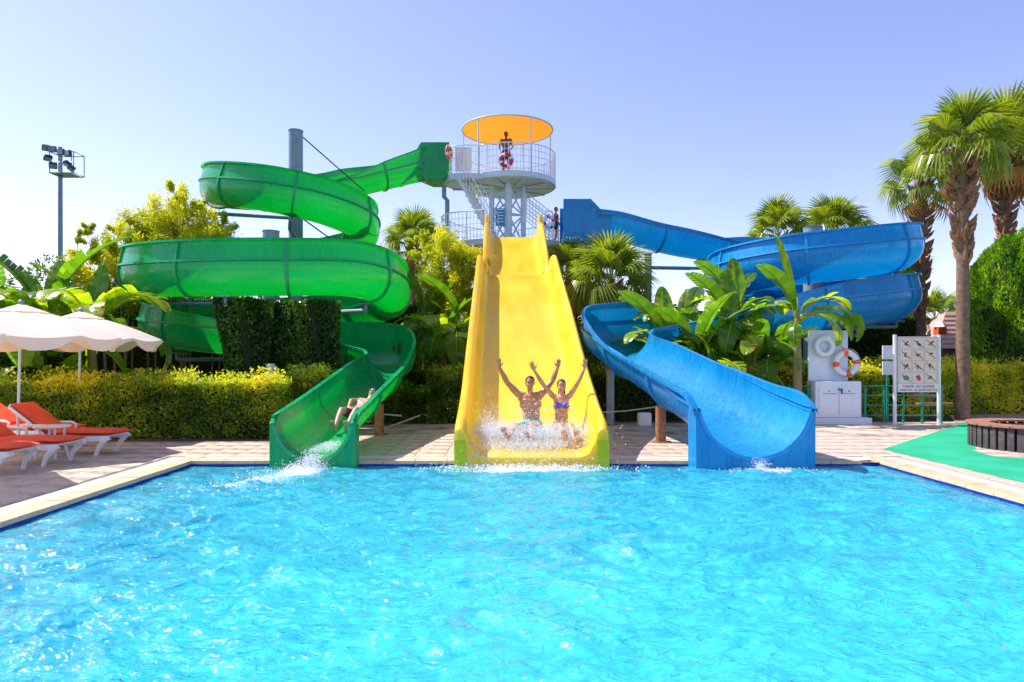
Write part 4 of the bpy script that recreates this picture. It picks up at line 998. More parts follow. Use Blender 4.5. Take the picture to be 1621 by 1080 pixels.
# ------------------------------------------------------------------ umbrellas and loungers
def umbrella(label, x, y, Rr, zr, za, tilt=0):
    t = thing('parasol', label, 'parasol', (x, y, 0), 'cream parasols beside the loungers'); n = 8; B = Vector((x, y, 0))
    mb = MB(); mb.tube([(x - .06, y, 0), (x, y, za + .04)], .022, 12); mb.build('pole', 'palesteel', t)
    mb = MB(); mb.tube([(x, y, za + .03), (x, y, za + .06), (x, y, za + .1), (x, y, za + .13)], [.03, .045, .04, .01], 12); mb.build('finial', 'greysteel', t)
    MB().tube([(x - .05, y, 0), (x - .05, y, .09)], .26, 20).build('base', 'plastic', t)
    a0 = R(22.5); rim = [B + Vector((Rr * math.cos(a0 + 2 * math.pi * i / n), Rr * math.sin(a0 + 2 * math.pi * i / n), zr)) for i in range(n)]
    ap = B + Vector((0, 0, za)); K = 6; J = 6
    for i in range(n):
        p, q_ = rim[i], rim[(i + 1) % n]; mb = MB(); V = []
        for k in range(K + 1):
            f = .06 + .94 * k / K
            for j in range(J + 1):
                g_ = j / J; e_ = p.lerp(q_, g_); v = ap.lerp(e_, f); v.z += .05 * math.sin(math.pi * f) - .05 * f * math.sin(math.pi * g_) ; V.append(v)
        Fs = [(k * (J + 1) + j, k * (J + 1) + j + 1, (k + 1) * (J + 1) + j + 1, (k + 1) * (J + 1) + j) for k in range(K) for j in range(J)]
        mb.add(V, Fs).build('canopy_panel', 'canvas', t, angle=60)
        mb = MB(); V = []
        for j in range(13):
            g_ = j / 12; e_ = p.lerp(q_, g_) + Vector((0, 0, -.05 * math.sin(math.pi * g_) - .003)); out = (e_ - ap); out.z = 0; out.normalize()
            wv = .02 * math.sin(j * 1.7 + i); V += [e_ + out * .004, e_ + out * (.015 + wv) - Vector((0, 0, .2 - .15 * abs(math.cos(g_ * math.pi)) ** 3))]
        mb.add(V, [(j * 2, j * 2 + 1, j * 2 + 3, j * 2 + 2) for j in range(12)]).build('valance', 'canvas', t, angle=60)
        MB().tube([ap - Vector((0, 0, .03)), rim[i] - Vector((0, 0, .015))], .009, 6).build('rib', 'palesteel', t)
        MB().tube([B + Vector((0, 0, za - .55)), ap.lerp(rim[i], .5) - Vector((0, 0, .02))], .007, 6).build('strut', 'palesteel', t)
    # vent cap
    mb = MB(); V = [ap + Vector((0, 0, .06))] + [ap.lerp(r_, .28) + Vector((0, 0, .05)) for r_ in rim]
    mb.add(V, [(0, 1 + i, 1 + (i + 1) % n) for i in range(n)]).build('vent_cap', 'canvas', t, angle=60)
umbrella('nearer cream parasol with scalloped valance at the edge of the terrace', GX(33, 11.7), 11.7, 1.5, 1.99, GZ(486, 11.7))
umbrella('farther cream parasol in front of the banana plants and hedge', GX(128, 13.7), 13.7, 1.45, 2.01, GZ(497, 13.7))
umbrella('cream parasol standing just outside the left edge, seen only by its shadow on the deck', -8.35, 8.6, 1.7, 1.95, 2.55)
def lounger_proto():
    t = thing('sun_lounger', 'x', 'sun lounger', (0, 0, 0), 'red cushioned sun loungers on the terrace')
    # local: foot end at +x, backrest at -x, length 1.95
    for s in (-1, 1):
        mb = MB(); yy = s * .3
        pts = [(.85, .27), (.8, .33), (-.2, .31), (-.95, .3), (-.97, .25), (-.2, .24), (.78, .24)]
        V = []
        xs = [(a, b) for a, b in pts]; nn = len(xs)
        mb.add([(a, yy - .025, b) for a, b in xs] + [(a, yy + .025, b) for a, b in xs], [tuple(range(nn)), tuple(range(2 * nn - 1, nn - 1, -1))] + [(i, nn + i, nn + (i + 1) % nn, (i + 1) % nn) for i in range(nn)])
        mb.build('side_rail', 'plastic', t)
        for xl, d in ((.62, -1), (-.75, 1)):
            mb = MB(); mb.tube([(xl - d * .12, yy, .25), (xl - d * .03, yy, .14), (xl + d * .02, yy, 0)], [.05, .035, .03], 8)
            mb.build('leg', 'plastic', t)
        mb = MB(); mb.tube([(-.15, yy * 1.12, .3), (-.12, yy * 1.12, .47), (-.2, yy * 1.12, .5), (-.55, yy * 1.12, .5), (-.62, yy * 1.12, .46), (-.66, yy * 1.12, .3)], .022, 8); mb.build('armrest', 'plastic', t)
    mb = MB(); nsl = 13
    for i in range(9): mb.box((-.15 + i * .11, 0, .315), (.075, .58, .02), bev=.004)
    mb.build('seat_slats', 'plastic', t)
    ca, sa = math.cos(R(38)), math.sin(R(38))
    rot = Matrix.Rotation(R(38), 3, 'Y'); piv = Vector((-.25, 0, .34))
    mb = MB(); mb.box(piv + rot @ Vector((-.36, 0, 0)), (.74, .6, .03), rot=rot, bev=.01)
    for s in (-1, 1): mb.tube([piv + rot @ Vector((0, s * .31, .01)), piv + rot @ Vector((-.74, s * .31, .01)), piv + rot @ Vector((-.78, s * .22, .01))], .022, 8)
    mb.tube([piv + rot @ Vector((-.78, -.22, .01)), piv + rot @ Vector((-.78, .22, .01))], .022, 8)
    mb.build('backrest', 'plastic', t)
    def cushion(c, L, W_, H, rot):
        mb = MB(); nx, ny = 14, 8; V = []
        for top in (0, 1):
            for i in range(nx + 1):
                for j in range(ny + 1):
                    u = i / nx * 2 - 1; v = j / ny * 2 - 1; e_ = (1 - abs(u) ** 8) ** .5 * (1 - abs(v) ** 6) ** .5
                    z = H * .5 * e_ * (1 if top else -1) * (1 + (.0 if not top else .12 * math.sin(u * 9) * math.cos(v * 3)))
                    V.append(Vector(c) + rot @ Vector((u * L / 2, v * W_ / 2, z)))
        m_ = (nx + 1) * (ny + 1); Fs = []
        for i in range(nx):
            for j in range(ny):
                a = i * (ny + 1) + j; Fs += [(a, a + 1, a + ny + 2, a + ny + 1), (m_ + a, m_ + a + ny + 1, m_ + a + ny + 2, m_ + a + 1)]
        return mb.add(V, Fs)
    cushion((.31, 0, .375), 1.16, .56, .09, I3).build('seat_cushion', 'red', t, angle=60)
    cushion(piv + rot @ Vector((-.38, 0, .055)), .78, .56, .09, rot).build('back_cushion', 'red', t, angle=60)
    return t
lp = lounger_proto()
lspots = [(-7.35, 11.55, 0, 'red cushioned sun lounger farthest back, its foot end reaching out from the side table'),
          (-7.45, 10.45, -.03, 'red cushioned sun lounger in the middle, in front of the side table'),
          (-7.6, 9.6, .02, 'red cushioned sun lounger nearest the camera, cut off by the photo edge'),
          (-8.65, 12.4, 0, 'red cushioned sun lounger at the back with raised backrest behind the nearer parasol pole')]
for i, (x, y, a, lb) in enumerate(lspots):
    if i == 0: lp.location = (x, y, .01); lp['label'] = lb
    else: copy_tree(lp, (x, y, .01), a, lb)
t = thing('side_table', 'round white plastic side table between two red loungers', 'side table', (-7.3, 11.0, 0))
x, y = -7.3, 11.0
MB().tube([(x, y, .5), (x, y, .505), (x, y, .53), (x, y, .535)], [.2, .26, .27, .25], 28).build('table_top', 'plastic', t)
for k in range(4):
    a = R(45 + 90 * k); c, s = math.cos(a), math.sin(a)
    MB().tube([(x + c * .17, y + s * .17, .5), (x + c * .16, y + s * .16, .3), (x + c * .23, y + s * .23, .01)], [.02, .018, .022], 8).build('leg', 'plastic', t)

# ------------------------------------------------------------------ floodlight mast
Yf = 40; x = GX(95.5, Yf); zt = GZ(236, Yf)
t = thing('floodlight_mast', 'tall grey floodlight mast with a cluster of lamps in a cage', 'floodlight', (x, Yf, 0))
MB().tube([(x, Yf, 0), (x, Yf, zt + .1)], [.16, .11], 12).build('mast', 'greysteel', t)
mb = MB(); x += .32; W_, D_ = .62, .5; z0_, z1_ = GZ(277, Yf), GZ(244, Yf)
for zz_ in (z0_, z1_): 
    mb.tube([(x - W_, Yf - D_, zz_), (x + W_ + .15, Yf - D_, zz_), (x + W_ + .15, Yf + D_, zz_), (x - W_, Yf + D_, zz_), (x - W_, Yf - D_, zz_)], .035, 6)
for sx in (-W_, .0, W_ + .15):
    for sy in (-D_, D_): mb.tube([(x + sx, Yf + sy, z0_), (x + sx, Yf + sy, z1_)], .03, 6)
mb.box((x, Yf, z0_ - .02), (2 * W_, 2 * D_, .05)); mb.tube([(x - W_, Yf - D_, (z0_ + z1_) / 2), (x + W_ + .15, Yf - D_, (z0_ + z1_) / 2)], .02, 5)
mb.build('cage', 'galv', t)
for (px, py, rx, rz) in ((73, 234, 30, 40), (83, 236, 20, 20), (76, 250, 60, 50), (97, 241, 10, -10), (108, 243, 5, -20), (84, 262, 50, 30), (106, 259, 60, -30), (113, 266, 60, -40)):
    c = P(px, py, Yf - .7); rot = Matrix.Rotation(R(rz), 3, 'Z') @ Matrix.Rotation(R(rx), 3, 'X')
    lamp = MB().box(c, (.42, .22, .34), rot=rot, bev=.05).build('floodlamp', 'dark', t)
    MB().box(c + rot @ Vector((0, -.12, 0)), (.36, .03, .28), rot=rot).build('lamp_glass', 'lens', lamp)

# ------------------------------------------------------------------ cabinet, boards, rail, bench
Yc = 16.8; bx = lambda px: GX(px, Yc); bz = lambda py: GZ(py, Yc)
t = thing('lifebuoy_stand', 'white cabinet with double doors and a tall white lifebuoy board above it', 'cabinet', (bx(1328), Yc, 0))
cx2 = (bx(1291) + bx(1364)) / 2; wd = bx(1364) - bx(1291)
cab = MB().box((cx2, Yc + .25, (.17 + bz(604)) / 2), (wd, .5, bz(604) - .17), bev=.015).build('cabinet', 'whitepaint', t)
MB().box((cx2 + .08, Yc + .25, .08), (wd + .3, .62, .16), bev=.01).build('plinth', 'wall', t)
for s in (-1, 1):
    d_ = MB().box((cx2 + s * wd * .225, Yc - .012, (.22 + bz(612)) / 2), (wd * .43, .02, bz(612) - .24), bev=.006).build('door', 'whitepaint', t)
    MB().box((cx2 + s * wd * .2, Yc - .026, bz(623)), (wd * .3, .008, .012)).build('red_label_line', 'redink', d_)
    MB().tube([(cx2 + s * wd * .22, Yc - .024, bz(619)), (cx2 + s * wd * .22, Yc - .03, bz(619))], .02, 10).build('symbol', 'redink', d_)
MB().box((cx2 + .03, Yc - .04, bz(616.5)), (.12, .03, .03), bev=.005).build('handle', 'dark', t)
MB().box((cx2 + .06, Yc - .04, bz(620)), (.03, .025, .1), bev=.005).build('padlock', 'dark', t)
MB().box(((bx(1288) + bx(1352)) / 2, Yc + .32, (bz(523) + bz(604)) / 2 + .01), (bx(1352) - bx(1288), .05, bz(523) - bz(604) - .004), bev=.01).build('board', 'boardblue', t)
mb = MB(); mb.tube([(bx(1333), Yc + .28, bz(549)), (bx(1338), Yc + .27, bz(539)), (bx(1341), Yc + .27, bz(548)), (bx(1345), Yc + .27, bz(552))], .008, 6); mb.build('painted_squiggle', 'greysteel', t)
g = 'lifebuoys hung on the white board'
lifebuoy('plain white lifebuoy hung high on the white board', (bx(1312), Yc + .22, bz(548)), .2, .065, I3, 'buoywhite', group=g, mat_w='buoywhite', nb=0)
lifebuoy('white lifebuoy with orange bands hanging low over the board edge', (bx(1346), Yc + .2, bz(575)), .26, .075, I3, 'buoyorange', group=g, a_off=.12)
# rules board
Yr = 16.6; rx = lambda px: GX(px, Yr); rz = lambda py: GZ(py, Yr)
t = thing('rules_board', 'large rules board of twelve pictograms on two white posts', 'sign', (rx(1455), Yr, 0))
for px in (1417.5, 1487.5): MB().tube([(rx(px), Yr + .03, 0), (rx(px), Yr + .03, rz(530))], .042, 12).build('post', 'whitepaint', t)
MB().box((rx(1453), Yr, (rz(533) + rz(621)) / 2), (rx(1485) - rx(1420), .03, rz(533) - rz(621)), bev=.006).build('panel', 'sign', t)
MB().box((rx(1453), Yr - .018, rz(614.5)), (rx(1484) - rx(1421), .008, rz(608.5) - rz(620.5))).build('text_strip', 'whitepaint', t)
cw = (rx(1482) - rx(1423)) / 3; chh = (rz(535) - rz(607)) / 4
for r_ in range(4):
    for c_ in range(3):
        x = rx(1423) + cw * (c_ + .5); z = rz(535) - chh * (r_ + .5); y = Yr - .02
        cell = MB().box((x, y, z), (cw - .03, .01, chh - .03)).build('pictogram_cell', 'signcell', t)
        mb = MB(); yy = y - .008; k = .8; rr = random.Random(r_ * 3 + c_)
        ink = 'ink'
        if (r_, c_) == (3, 0): mb.tube([(x - .06, yy, z + .02), (x + .02, yy, z + .04), (x + .07, yy, z), (x, yy, z - .05), (x - .05, yy, z - .01)], .022, 6); ink = 'tealink'
        elif (r_, c_) == (3, 1): mb.add([(x - .06, yy, z + .04), (x + .03, yy, z + .07), (x + .07, yy, z - .02), (x + .05, yy, z - .08), (x - .03, yy, z - .05), (x - .06, yy + .006, z + .04), (x + .03, yy + .006, z + .07), (x + .07, yy + .006, z - .02), (x + .05, yy + .006, z - .08), (x - .03, yy + .006, z - .05)], [(0, 1, 2, 3, 4), (9, 8, 7, 6, 5)] + [(i, 5 + i, 5 + (i + 1) % 5, (i + 1) % 5) for i in range(5)]); ink = 'redink'
        else:
            hx, hz = x + rr.uniform(-.03, .06), z + rr.uniform(.01, .05); mb.ell((hx, yy, hz), (.02, .008, .02), None, 8, 6)
            bx_, bz_ = x + rr.uniform(-.05, .0), z + rr.uniform(-.05, .0); mb.tube([(hx, yy, hz), (bx_, yy, bz_)], .011, 6)
            for _ in range(4):
                o = Vector((hx, yy, hz)).lerp(Vector((bx_, yy, bz_)), rr.choice((.2, .9))); mb.tube([o, (x + rr.uniform(-.09, .09), yy, z + rr.uniform(-.09, .07))], .007, 5)
        mb.build('pictogram', ink, cell)
        if (r_, c_) != (3, 1): MB().tube([(x - cw * .38, yy - .012, z + chh * .33), (x + cw * .38, yy - .012, z - chh * .33)], .007, 5).build('red_slash', 'redink', cell)
def text(s, loc, width, height, mat, parent, name='lettering'):
    cu = bpy.data.curves.new('txt', 'FONT'); cu.body = s; cu.align_x = 'CENTER'; cu.align_y = 'CENTER'; cu.size = 1; cu.extrude = .015
    o = bpy.data.objects.new('txt', cu); COL.objects.link(o); dg = bpy.context.evaluated_depsgraph_get(); dg.update()
    me = bpy.data.meshes.new_from_object(o.evaluated_get(dg)); bpy.data.objects.remove(o)
    co = np.empty(len(me.vertices) * 3); me.vertices.foreach_get('co', co); co = co.reshape(-1, 3)
    mn, mx = co.min(0), co.max(0); co = (co - (mn + mx) / 2) / (mx - mn)
    V = np.stack([co[:, 0] * width, -co[:, 2] * .004, co[:, 1] * height], 1) + np.array(loc) - np.array(ORG[parent.name])
    me.vertices.foreach_set('co', V.ravel()); me.update(); me.materials.clear()
    return link_mesh(name, me, mat, parent)
text('YASAKTIR - NOT ALLOWED', (rx(1453), Yr - .026, rz(611.8)), .78, .062, 'redink', t)
text('VERBOTEN - НЕ ДОПУСКАЕТСЯ', (rx(1453), Yr - .026, rz(617.6)), .9, .062, 'redink', t)
# small paired white notices behind
t = thing('notice_board', 'two small white notices on a post left of the rules board', 'notice board', (GX(1407, 17.2), 17.2, 0))
for py in (558, 583): MB().box((GX(1406, 17.2), 17.2, GZ(py, 17.2)), (.3, .03, .34), bev=.01).build('notice_panel', 'boardblue', t)
MB().tube([(GX(1406, 17.2), 17.24, 0), (GX(1406, 17.2), 17.24, GZ(550, 17.2))], .03, 8).build('post', 'rail', t)
# green railing
t = thing('green_railing', 'low green metal railing in front of the yellow hedge', 'railing', (8, 17, 0))
x0, x1 = GX(1250, 17.0), GX(1492, 17.0)
for k in range(9):
    x = x0 + (x1 - x0) * k / 8; MB().tube([(x, 17.05, 0), (x, 17.05, .95)], .028, 8).build('post', 'rail', t)
for z in (.2, .45, .7, .93): MB().tube([(x0, 17.05, z), (x1, 17.05, z)], .016, 8).build('rail', 'rail', t)
# wooden seat frame and small items behind the board
t = thing('picnic_bench', 'dark metal bench frame standing behind the rules board', 'bench', (GX(1475, 17.9), 17.9, 0))
for px in (1460, 1474, 1490):
    x = GX(px, 17.9); MB().tube([(x, 17.9, 0), (x, 17.9, .62)], .03, 8).build('leg', 'wood', t)
MB().box((GX(1475, 17.9), 17.9, .45), (.9, .4, .04)).build('seat', 'redwood', t); MB().box((GX(1475, 17.9), 18.1, .62), (.9, .04, .1)).build('backrest', 'redwood', t)
# round slatted bench
bc = Vector((9.55, 12.3, 0)); Rb = 1.0
t = thing('round_planter', 'round dark slatted wooden tub with a flat red brown rim on the terrace', 'planter', bc)
n = 44
for i in range(n):
    a = 2 * math.pi * i / n; c = bc + Vector((math.cos(a) * Rb, math.sin(a) * Rb, .215 + random.uniform(-.006, .006)))
    MB().box(c, (.035, .105, .39), rz=a, bev=.006).build('slat', 'wood', t)
MB().tube([bc + Vector((0, 0, .0)), bc + Vector((0, 0, .38))], Rb - .12, 44).build('tub', 'core', t)
for i in range(22):
    a0_, a1_ = 2 * math.pi * i / 22 + .008, 2 * math.pi * (i + 1) / 22 - .008
    pl = [(bc.x + rr * math.cos(a), bc.y + rr * math.sin(a)) for rr, a in ((Rb - .32, a0_), (Rb + .06, a0_), (Rb + .06, (a0_ + a1_) / 2), (Rb + .06, a1_), (Rb - .32, a1_))]
    MB().prism(pl, .415, .45).build('rim_board', 'redwood', t)
# hut
Yh = 30; t = thing('garden_hut', 'brown wooden hut with a pinkish tiled roof behind the right hedge', 'hut', (GX(1520, Yh), Yh, 0))
hx0, hx1 = GX(1484, Yh), GX(1600, Yh); ze = GZ(552, Yh); zr_ = GZ(512, Yh)
MB().box(((hx0 + hx1) / 2 + .3, Yh + 1.3, ze / 2 + .2), (hx1 - hx0 - .3, 2.4, ze + .4)).build('wall', 'hutwall', t)
for k in range(9): MB().box((hx0 + .5 + k * .32, Yh + .085, ze / 2), (.27, .03, ze), bev=.01).build('plank', 'hutwall', t)
mb = MB(); mb.add([(hx0 - .3, Yh - .3, ze), (hx1, Yh - .3, ze), (hx1, Yh + 1.3, zr_ + .6), (hx0 + 1.2, Yh + 1.3, zr_ + .6), (hx0 - .3, Yh + 3, ze), (hx1, Yh + 3, ze)], [(0, 1, 2, 3), (0, 3, 4), (3, 2, 5, 4)]); rf = mb.build('roof', 'rooftile', t, angle=0)
for k in range(8):
    f = k / 8; a = Vector((hx0 - .3, Yh - .3, ze)).lerp(Vector((hx0 + 1.2, Yh + 1.3, zr_ + .6)), f); b = Vector((hx1, Yh - .3, ze)).lerp(Vector((hx1, Yh + 1.3, zr_ + .6)), f)
    MB().tube([a + Vector((0, 0, .02)), b + Vector((0, 0, .02))], .035, 6).build('tile_course', 'rooftile', rf)
t = thing('lantern', 'small orange lantern with a pale cap standing on a post beside the hut', 'lantern', (GX(1488, 24), 24, 0))
MB().tube([(GX(1488, 24), 24, 0), (GX(1488, 24), 24, GZ(531, 24))], .05, 8).build('post', 'wood', t)
MB().box((GX(1488, 24), 24, GZ(524, 24)), (.32, .3, .26), bev=.02).build('lamp_box', 'buoyorange', t)
MB().tube([(GX(1488, 24), 24, GZ(518, 24)), (GX(1488, 24), 24, GZ(509, 24))], [.26, .12], 4).build('cap', 'wall', t)
# white wall bits far behind the blue slide
t = MB().box((GX(1395, 34), 34, 1.9), (3.4, .3, 3.5)).build('white_wall', 'wall'); tag(t, 'white rendered wall glimpsed behind the blue coil and hedge', 'wall')
# small stone block and dark hose under the blue slide
o = MB().box((GX(1020, 16.4), 16.4, .17), (.3, .25, .3), bev=.03).build('stone_block', 'wall'); tag(o, 'small pale stone block on the grass beneath the blue slide', 'block')
t = thing('rope_barrier', 'thin white rope strung low beneath the blue slide', 'rope', (2.2, 14.6, 0))
MB().tube([(1.5, 14.6, .5), (2.0, 14.6, .46), (2.6, 14.6, .5), (3.2, 14.6, .58)], .012, 6).build('rope', 'rope', t)
MB().tube([(1.5, 14.6, 0), (1.5, 14.6, .55)], .02, 8).build('post', 'galv', t)
MB().tube([(1.2, 13.2, .03), (2.2, 13.15, .03), (3.2, 13.3, .03)], .02, 8)
# blue pool pump pipe by the blue slide mouth
t = thing('pool_pump', 'small blue pump and pipe beside the white cabinet', 'pump', (GX(1272, 16), 16, 0))
MB().tube([(GX(1262, 16), 16, .25), (GX(1285, 16), 16, .25)], .09, 12).build('body', 'blue', t); MB().tube([(GX(1280, 16), 16, .0), (GX(1280, 16), 16, .5), (GX(1290, 16), 16.1, .5)], .03, 8).build('pipe', 'blue', t)

# ------------------------------------------------------------------ vegetation
def rand_dirs(n, up=0.0):
    D = rng.normal(size=(n, 3)); D[:, 2] += up; return D / np.linalg.norm(D, axis=1, keepdims=True)
def hedge(label, path, depth, h, n, lf=.055, bright=0.0, name='hedge', group='clipped hedges round the pool terrace', mat='hedge', spr=.12, cat='hedge'):
    """path: front base line [(x,y),...]; leaf shell over the box plus loose sprigs on top"""
    pts = [Vector((*p, 0)) for p in path]; t = thing(name, label, cat, pts[0], group)
    L = [0]
    for a, b in zip(pts, pts[1:]): L.append(L[-1] + (b - a).length)
    s = rng.random(n) * L[-1]; ee = rng.random(n) < .07; s = np.where(ee, np.where(rng.random(n) < .5, .06, L[-1] - .06) + rng.normal(size=n) * .04, s); s = np.clip(s, 0, L[-1] - 1e-4); idx = np.clip(np.searchsorted(L, s, side='right') - 1, 0, len(pts) - 2)
    La = np.array(L); f = (s - La[idx]) / (La[idx + 1] - La[idx]); PA = np.array([tuple(p) for p in pts])
    base = PA[idx] * (1 - f)[:, None] + PA[idx + 1] * f[:, None]; tv = PA[idx + 1] - PA[idx]; tv /= np.linalg.norm(tv, axis=1, keepdims=True); nv = np.stack([-tv[:, 1], tv[:, 0], tv[:, 2] * 0], 1)
    u = rng.random(n); wob = .06 * np.sin(s * 3.1) + .05 * np.sin(s * 7.7 + 1); inn = np.abs(rng.normal(size=n)) * .09
    front = (u < .55) & ~ee; top = (u >= .55) & (u < .92) & ~ee; back = (u >= .92) & ~ee
    z = np.where(front | back | ee, rng.random(n) ** .8 * h, h + wob - inn * .7); dp = np.where(ee, rng.random(n) * depth, np.where(front, inn + wob * .5 * (z / h), np.where(top, rng.random(n) * depth, depth - inn)))
    spz = top & (rng.random(n) < .35); z = z + np.where(spz, rng.random(n) ** 2 * spr * 2.0, 0)
    C = base + nv * dp[:, None]; C[:, 2] = z
    bz_ = np.where(z > h * .97, 0, 0)
    D = np.where(front[:, None], -nv * .7 + rand_dirs(n, .5), rand_dirs(n, 1.1))
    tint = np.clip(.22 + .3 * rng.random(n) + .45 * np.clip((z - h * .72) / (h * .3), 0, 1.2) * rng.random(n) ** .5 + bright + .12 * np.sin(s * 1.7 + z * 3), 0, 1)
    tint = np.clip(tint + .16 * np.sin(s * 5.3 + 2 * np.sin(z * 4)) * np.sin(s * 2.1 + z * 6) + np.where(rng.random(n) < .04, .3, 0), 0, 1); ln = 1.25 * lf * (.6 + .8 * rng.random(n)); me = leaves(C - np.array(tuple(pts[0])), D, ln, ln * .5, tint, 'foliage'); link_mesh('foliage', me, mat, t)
    core = MB()  # dark solid box added inside the leaf shell to block light
    for a, b in zip(pts, pts[1:]):
        tv_ = (b - a).normalized(); a = a + tv_ * .2 if a == pts[0] else a; b = b - tv_ * .2 if b == pts[-1] else b; nv_ = Vector((-tv_.y, tv_.x, 0)); V = []
        for z_ in (.0, h - .1):
            V += [a + nv_ * .14 + Vector((0, 0, z_)), b + nv_ * .14 + Vector((0, 0, z_)), b + nv_ * (depth - .12) + Vector((0, 0, z_)), a + nv_ * (depth - .12) + Vector((0, 0, z_))]
        core.add(V, [(3, 2, 1, 0), (4, 5, 6, 7), (0, 1, 5, 4), (1, 2, 6, 5), (2, 3, 7, 6), (3, 0, 4, 7)])
    core.build('blocking_core', 'core', t, angle=0); return t
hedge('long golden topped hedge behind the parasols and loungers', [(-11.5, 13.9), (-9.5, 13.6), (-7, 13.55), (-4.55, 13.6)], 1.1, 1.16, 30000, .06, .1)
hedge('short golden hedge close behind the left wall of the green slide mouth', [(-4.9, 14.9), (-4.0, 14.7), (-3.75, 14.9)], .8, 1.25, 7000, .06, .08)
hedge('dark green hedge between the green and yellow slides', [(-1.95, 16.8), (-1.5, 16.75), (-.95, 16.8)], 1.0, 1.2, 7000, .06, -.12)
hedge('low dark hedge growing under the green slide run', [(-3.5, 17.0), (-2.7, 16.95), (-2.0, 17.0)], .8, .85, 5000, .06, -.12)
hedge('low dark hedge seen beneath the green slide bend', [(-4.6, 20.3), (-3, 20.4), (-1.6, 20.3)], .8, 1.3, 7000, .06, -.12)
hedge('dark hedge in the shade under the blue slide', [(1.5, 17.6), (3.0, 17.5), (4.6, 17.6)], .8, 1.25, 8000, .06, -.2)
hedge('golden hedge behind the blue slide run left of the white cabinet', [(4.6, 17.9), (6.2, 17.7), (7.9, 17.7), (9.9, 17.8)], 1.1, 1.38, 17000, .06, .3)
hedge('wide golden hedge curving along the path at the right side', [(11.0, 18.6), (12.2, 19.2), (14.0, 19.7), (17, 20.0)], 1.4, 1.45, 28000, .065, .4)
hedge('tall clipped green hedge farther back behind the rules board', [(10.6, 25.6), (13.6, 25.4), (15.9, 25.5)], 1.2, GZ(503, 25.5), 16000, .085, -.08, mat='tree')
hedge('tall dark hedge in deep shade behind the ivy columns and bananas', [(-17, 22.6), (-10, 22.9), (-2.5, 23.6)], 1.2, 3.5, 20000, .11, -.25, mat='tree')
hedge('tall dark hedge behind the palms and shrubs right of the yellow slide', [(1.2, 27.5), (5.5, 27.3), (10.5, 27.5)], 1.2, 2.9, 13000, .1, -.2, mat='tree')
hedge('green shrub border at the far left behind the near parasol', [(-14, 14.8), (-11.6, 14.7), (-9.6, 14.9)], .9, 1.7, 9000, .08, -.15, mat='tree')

def clump(label, c, rad, n, lf, mat, name, group=None, trunk=True, cat='tree', up=.2, aspect=.45, lumps=9, seed=0, zmin=.0, hollow=.55):
    """broadleaf crown made from leaf sprays on several lumps, over a branching trunk"""
    t = thing(name, label, cat, (c[0], c[1], 0), group); r = np.random.default_rng(seed + 11); C0 = np.array(c, float); rad = np.array(rad, float)
    Ls = [C0 + (r.random(3) * 2 - 1) * rad * .6 for _ in range(lumps)]; Lr = [rad * r.uniform(.35, .6) for _ in range(lumps)]
    k = r.integers(0, lumps, n); dd = r.normal(size=(n, 3)); dd /= np.linalg.norm(dd, axis=1, keepdims=True); rr = hollow + (1 - hollow) * r.random(n) ** .6 + .12 * r.normal(size=n) * (r.random(n) < .25)
    C = np.array(Ls)[k] + dd * np.array(Lr)[k] * rr[:, None]; ok = C[:, 2] > zmin; C = C[ok]; dd = dd[ok]; m = len(C)
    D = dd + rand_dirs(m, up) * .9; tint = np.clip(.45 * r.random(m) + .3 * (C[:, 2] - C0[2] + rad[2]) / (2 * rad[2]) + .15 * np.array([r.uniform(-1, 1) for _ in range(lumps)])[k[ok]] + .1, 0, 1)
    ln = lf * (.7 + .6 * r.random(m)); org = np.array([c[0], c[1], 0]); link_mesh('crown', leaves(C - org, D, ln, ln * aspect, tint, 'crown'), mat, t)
    if trunk:
        mb = MB(); b = Vector((c[0], c[1], 0)); fk = Vector((c[0] + .1, c[1], max(.4, c[2] - rad[2] * .6))); mb.tube([b, b.lerp(fk, .5) + Vector((.05, 0, 0)), fk], [.14, .11, .09], 10)
        for q in Ls: mb.tube([fk, fk.lerp(Vector(q), .5) + Vector((0, 0, .1)), Vector(q)], [.07, .045, .015], 6)
        mb.build('trunk', 'trunk', t)
    return t
gt = 'dark trees behind the slides'
tr = [(-14.0, 20, 2.2, 2.2, 1.6, 2.2, 'dark bushy tree at the far left behind the banana leaves'), (-11.3, 24.5, 2.2, 2.2, 1.6, 2.3, 'dark tree in the shade behind the left coil of the green slide'),
      (-8.6, 24.8, 1.9, 2.0, 1.4, 2.0, 'dark tree behind the ivy columns, deep in shade'), (-5.8, 25.0, 1.9, 1.9, 1.4, 2.2, 'dark tree showing right of the ivy columns under the green coil'),
      (-3.4, 24.6, 2.2, 1.7, 1.3, 2.4, 'green tree behind the bananas left of the yellow slide'), (4.0, 24.8, 1.9, 2.0, 1.3, 2.1, 'green tree at the foot of the fan palm right of the yellow slide'),
      (7.2, 26.5, 1.8, 2.3, 1.3, 2.0, 'dark tree behind the banana grove under the blue slide'), (11.2, 28.5, 1.9, 2.4, 1.3, 1.6, 'dark tree low behind the two blue loops')]
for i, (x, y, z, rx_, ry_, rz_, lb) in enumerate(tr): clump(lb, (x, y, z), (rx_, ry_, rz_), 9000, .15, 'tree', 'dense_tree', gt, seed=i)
for i, (x, y, z, rx_, ry_, rz_, lb) in enumerate([(1.9, 19.2, 1.3, .7, .8, 1.4, 'bushy green shrub beside the right wall of the yellow slide'), (1.75, 16.8, .8, .5, .5, .9, 'light flecked shrub near the foot of the yellow slide'), (-1.75, 21.5, 1.5, 1.0, .8, 1.7, 'green shrub behind the banana plants left of the yellow slide')]):
    clump(lb, (x, y, z), (rx_, ry_, rz_), 5000, .09, 'tree', 'shrub', 'shrubs beside the yellow slide', seed=30 + i, cat='shrub')

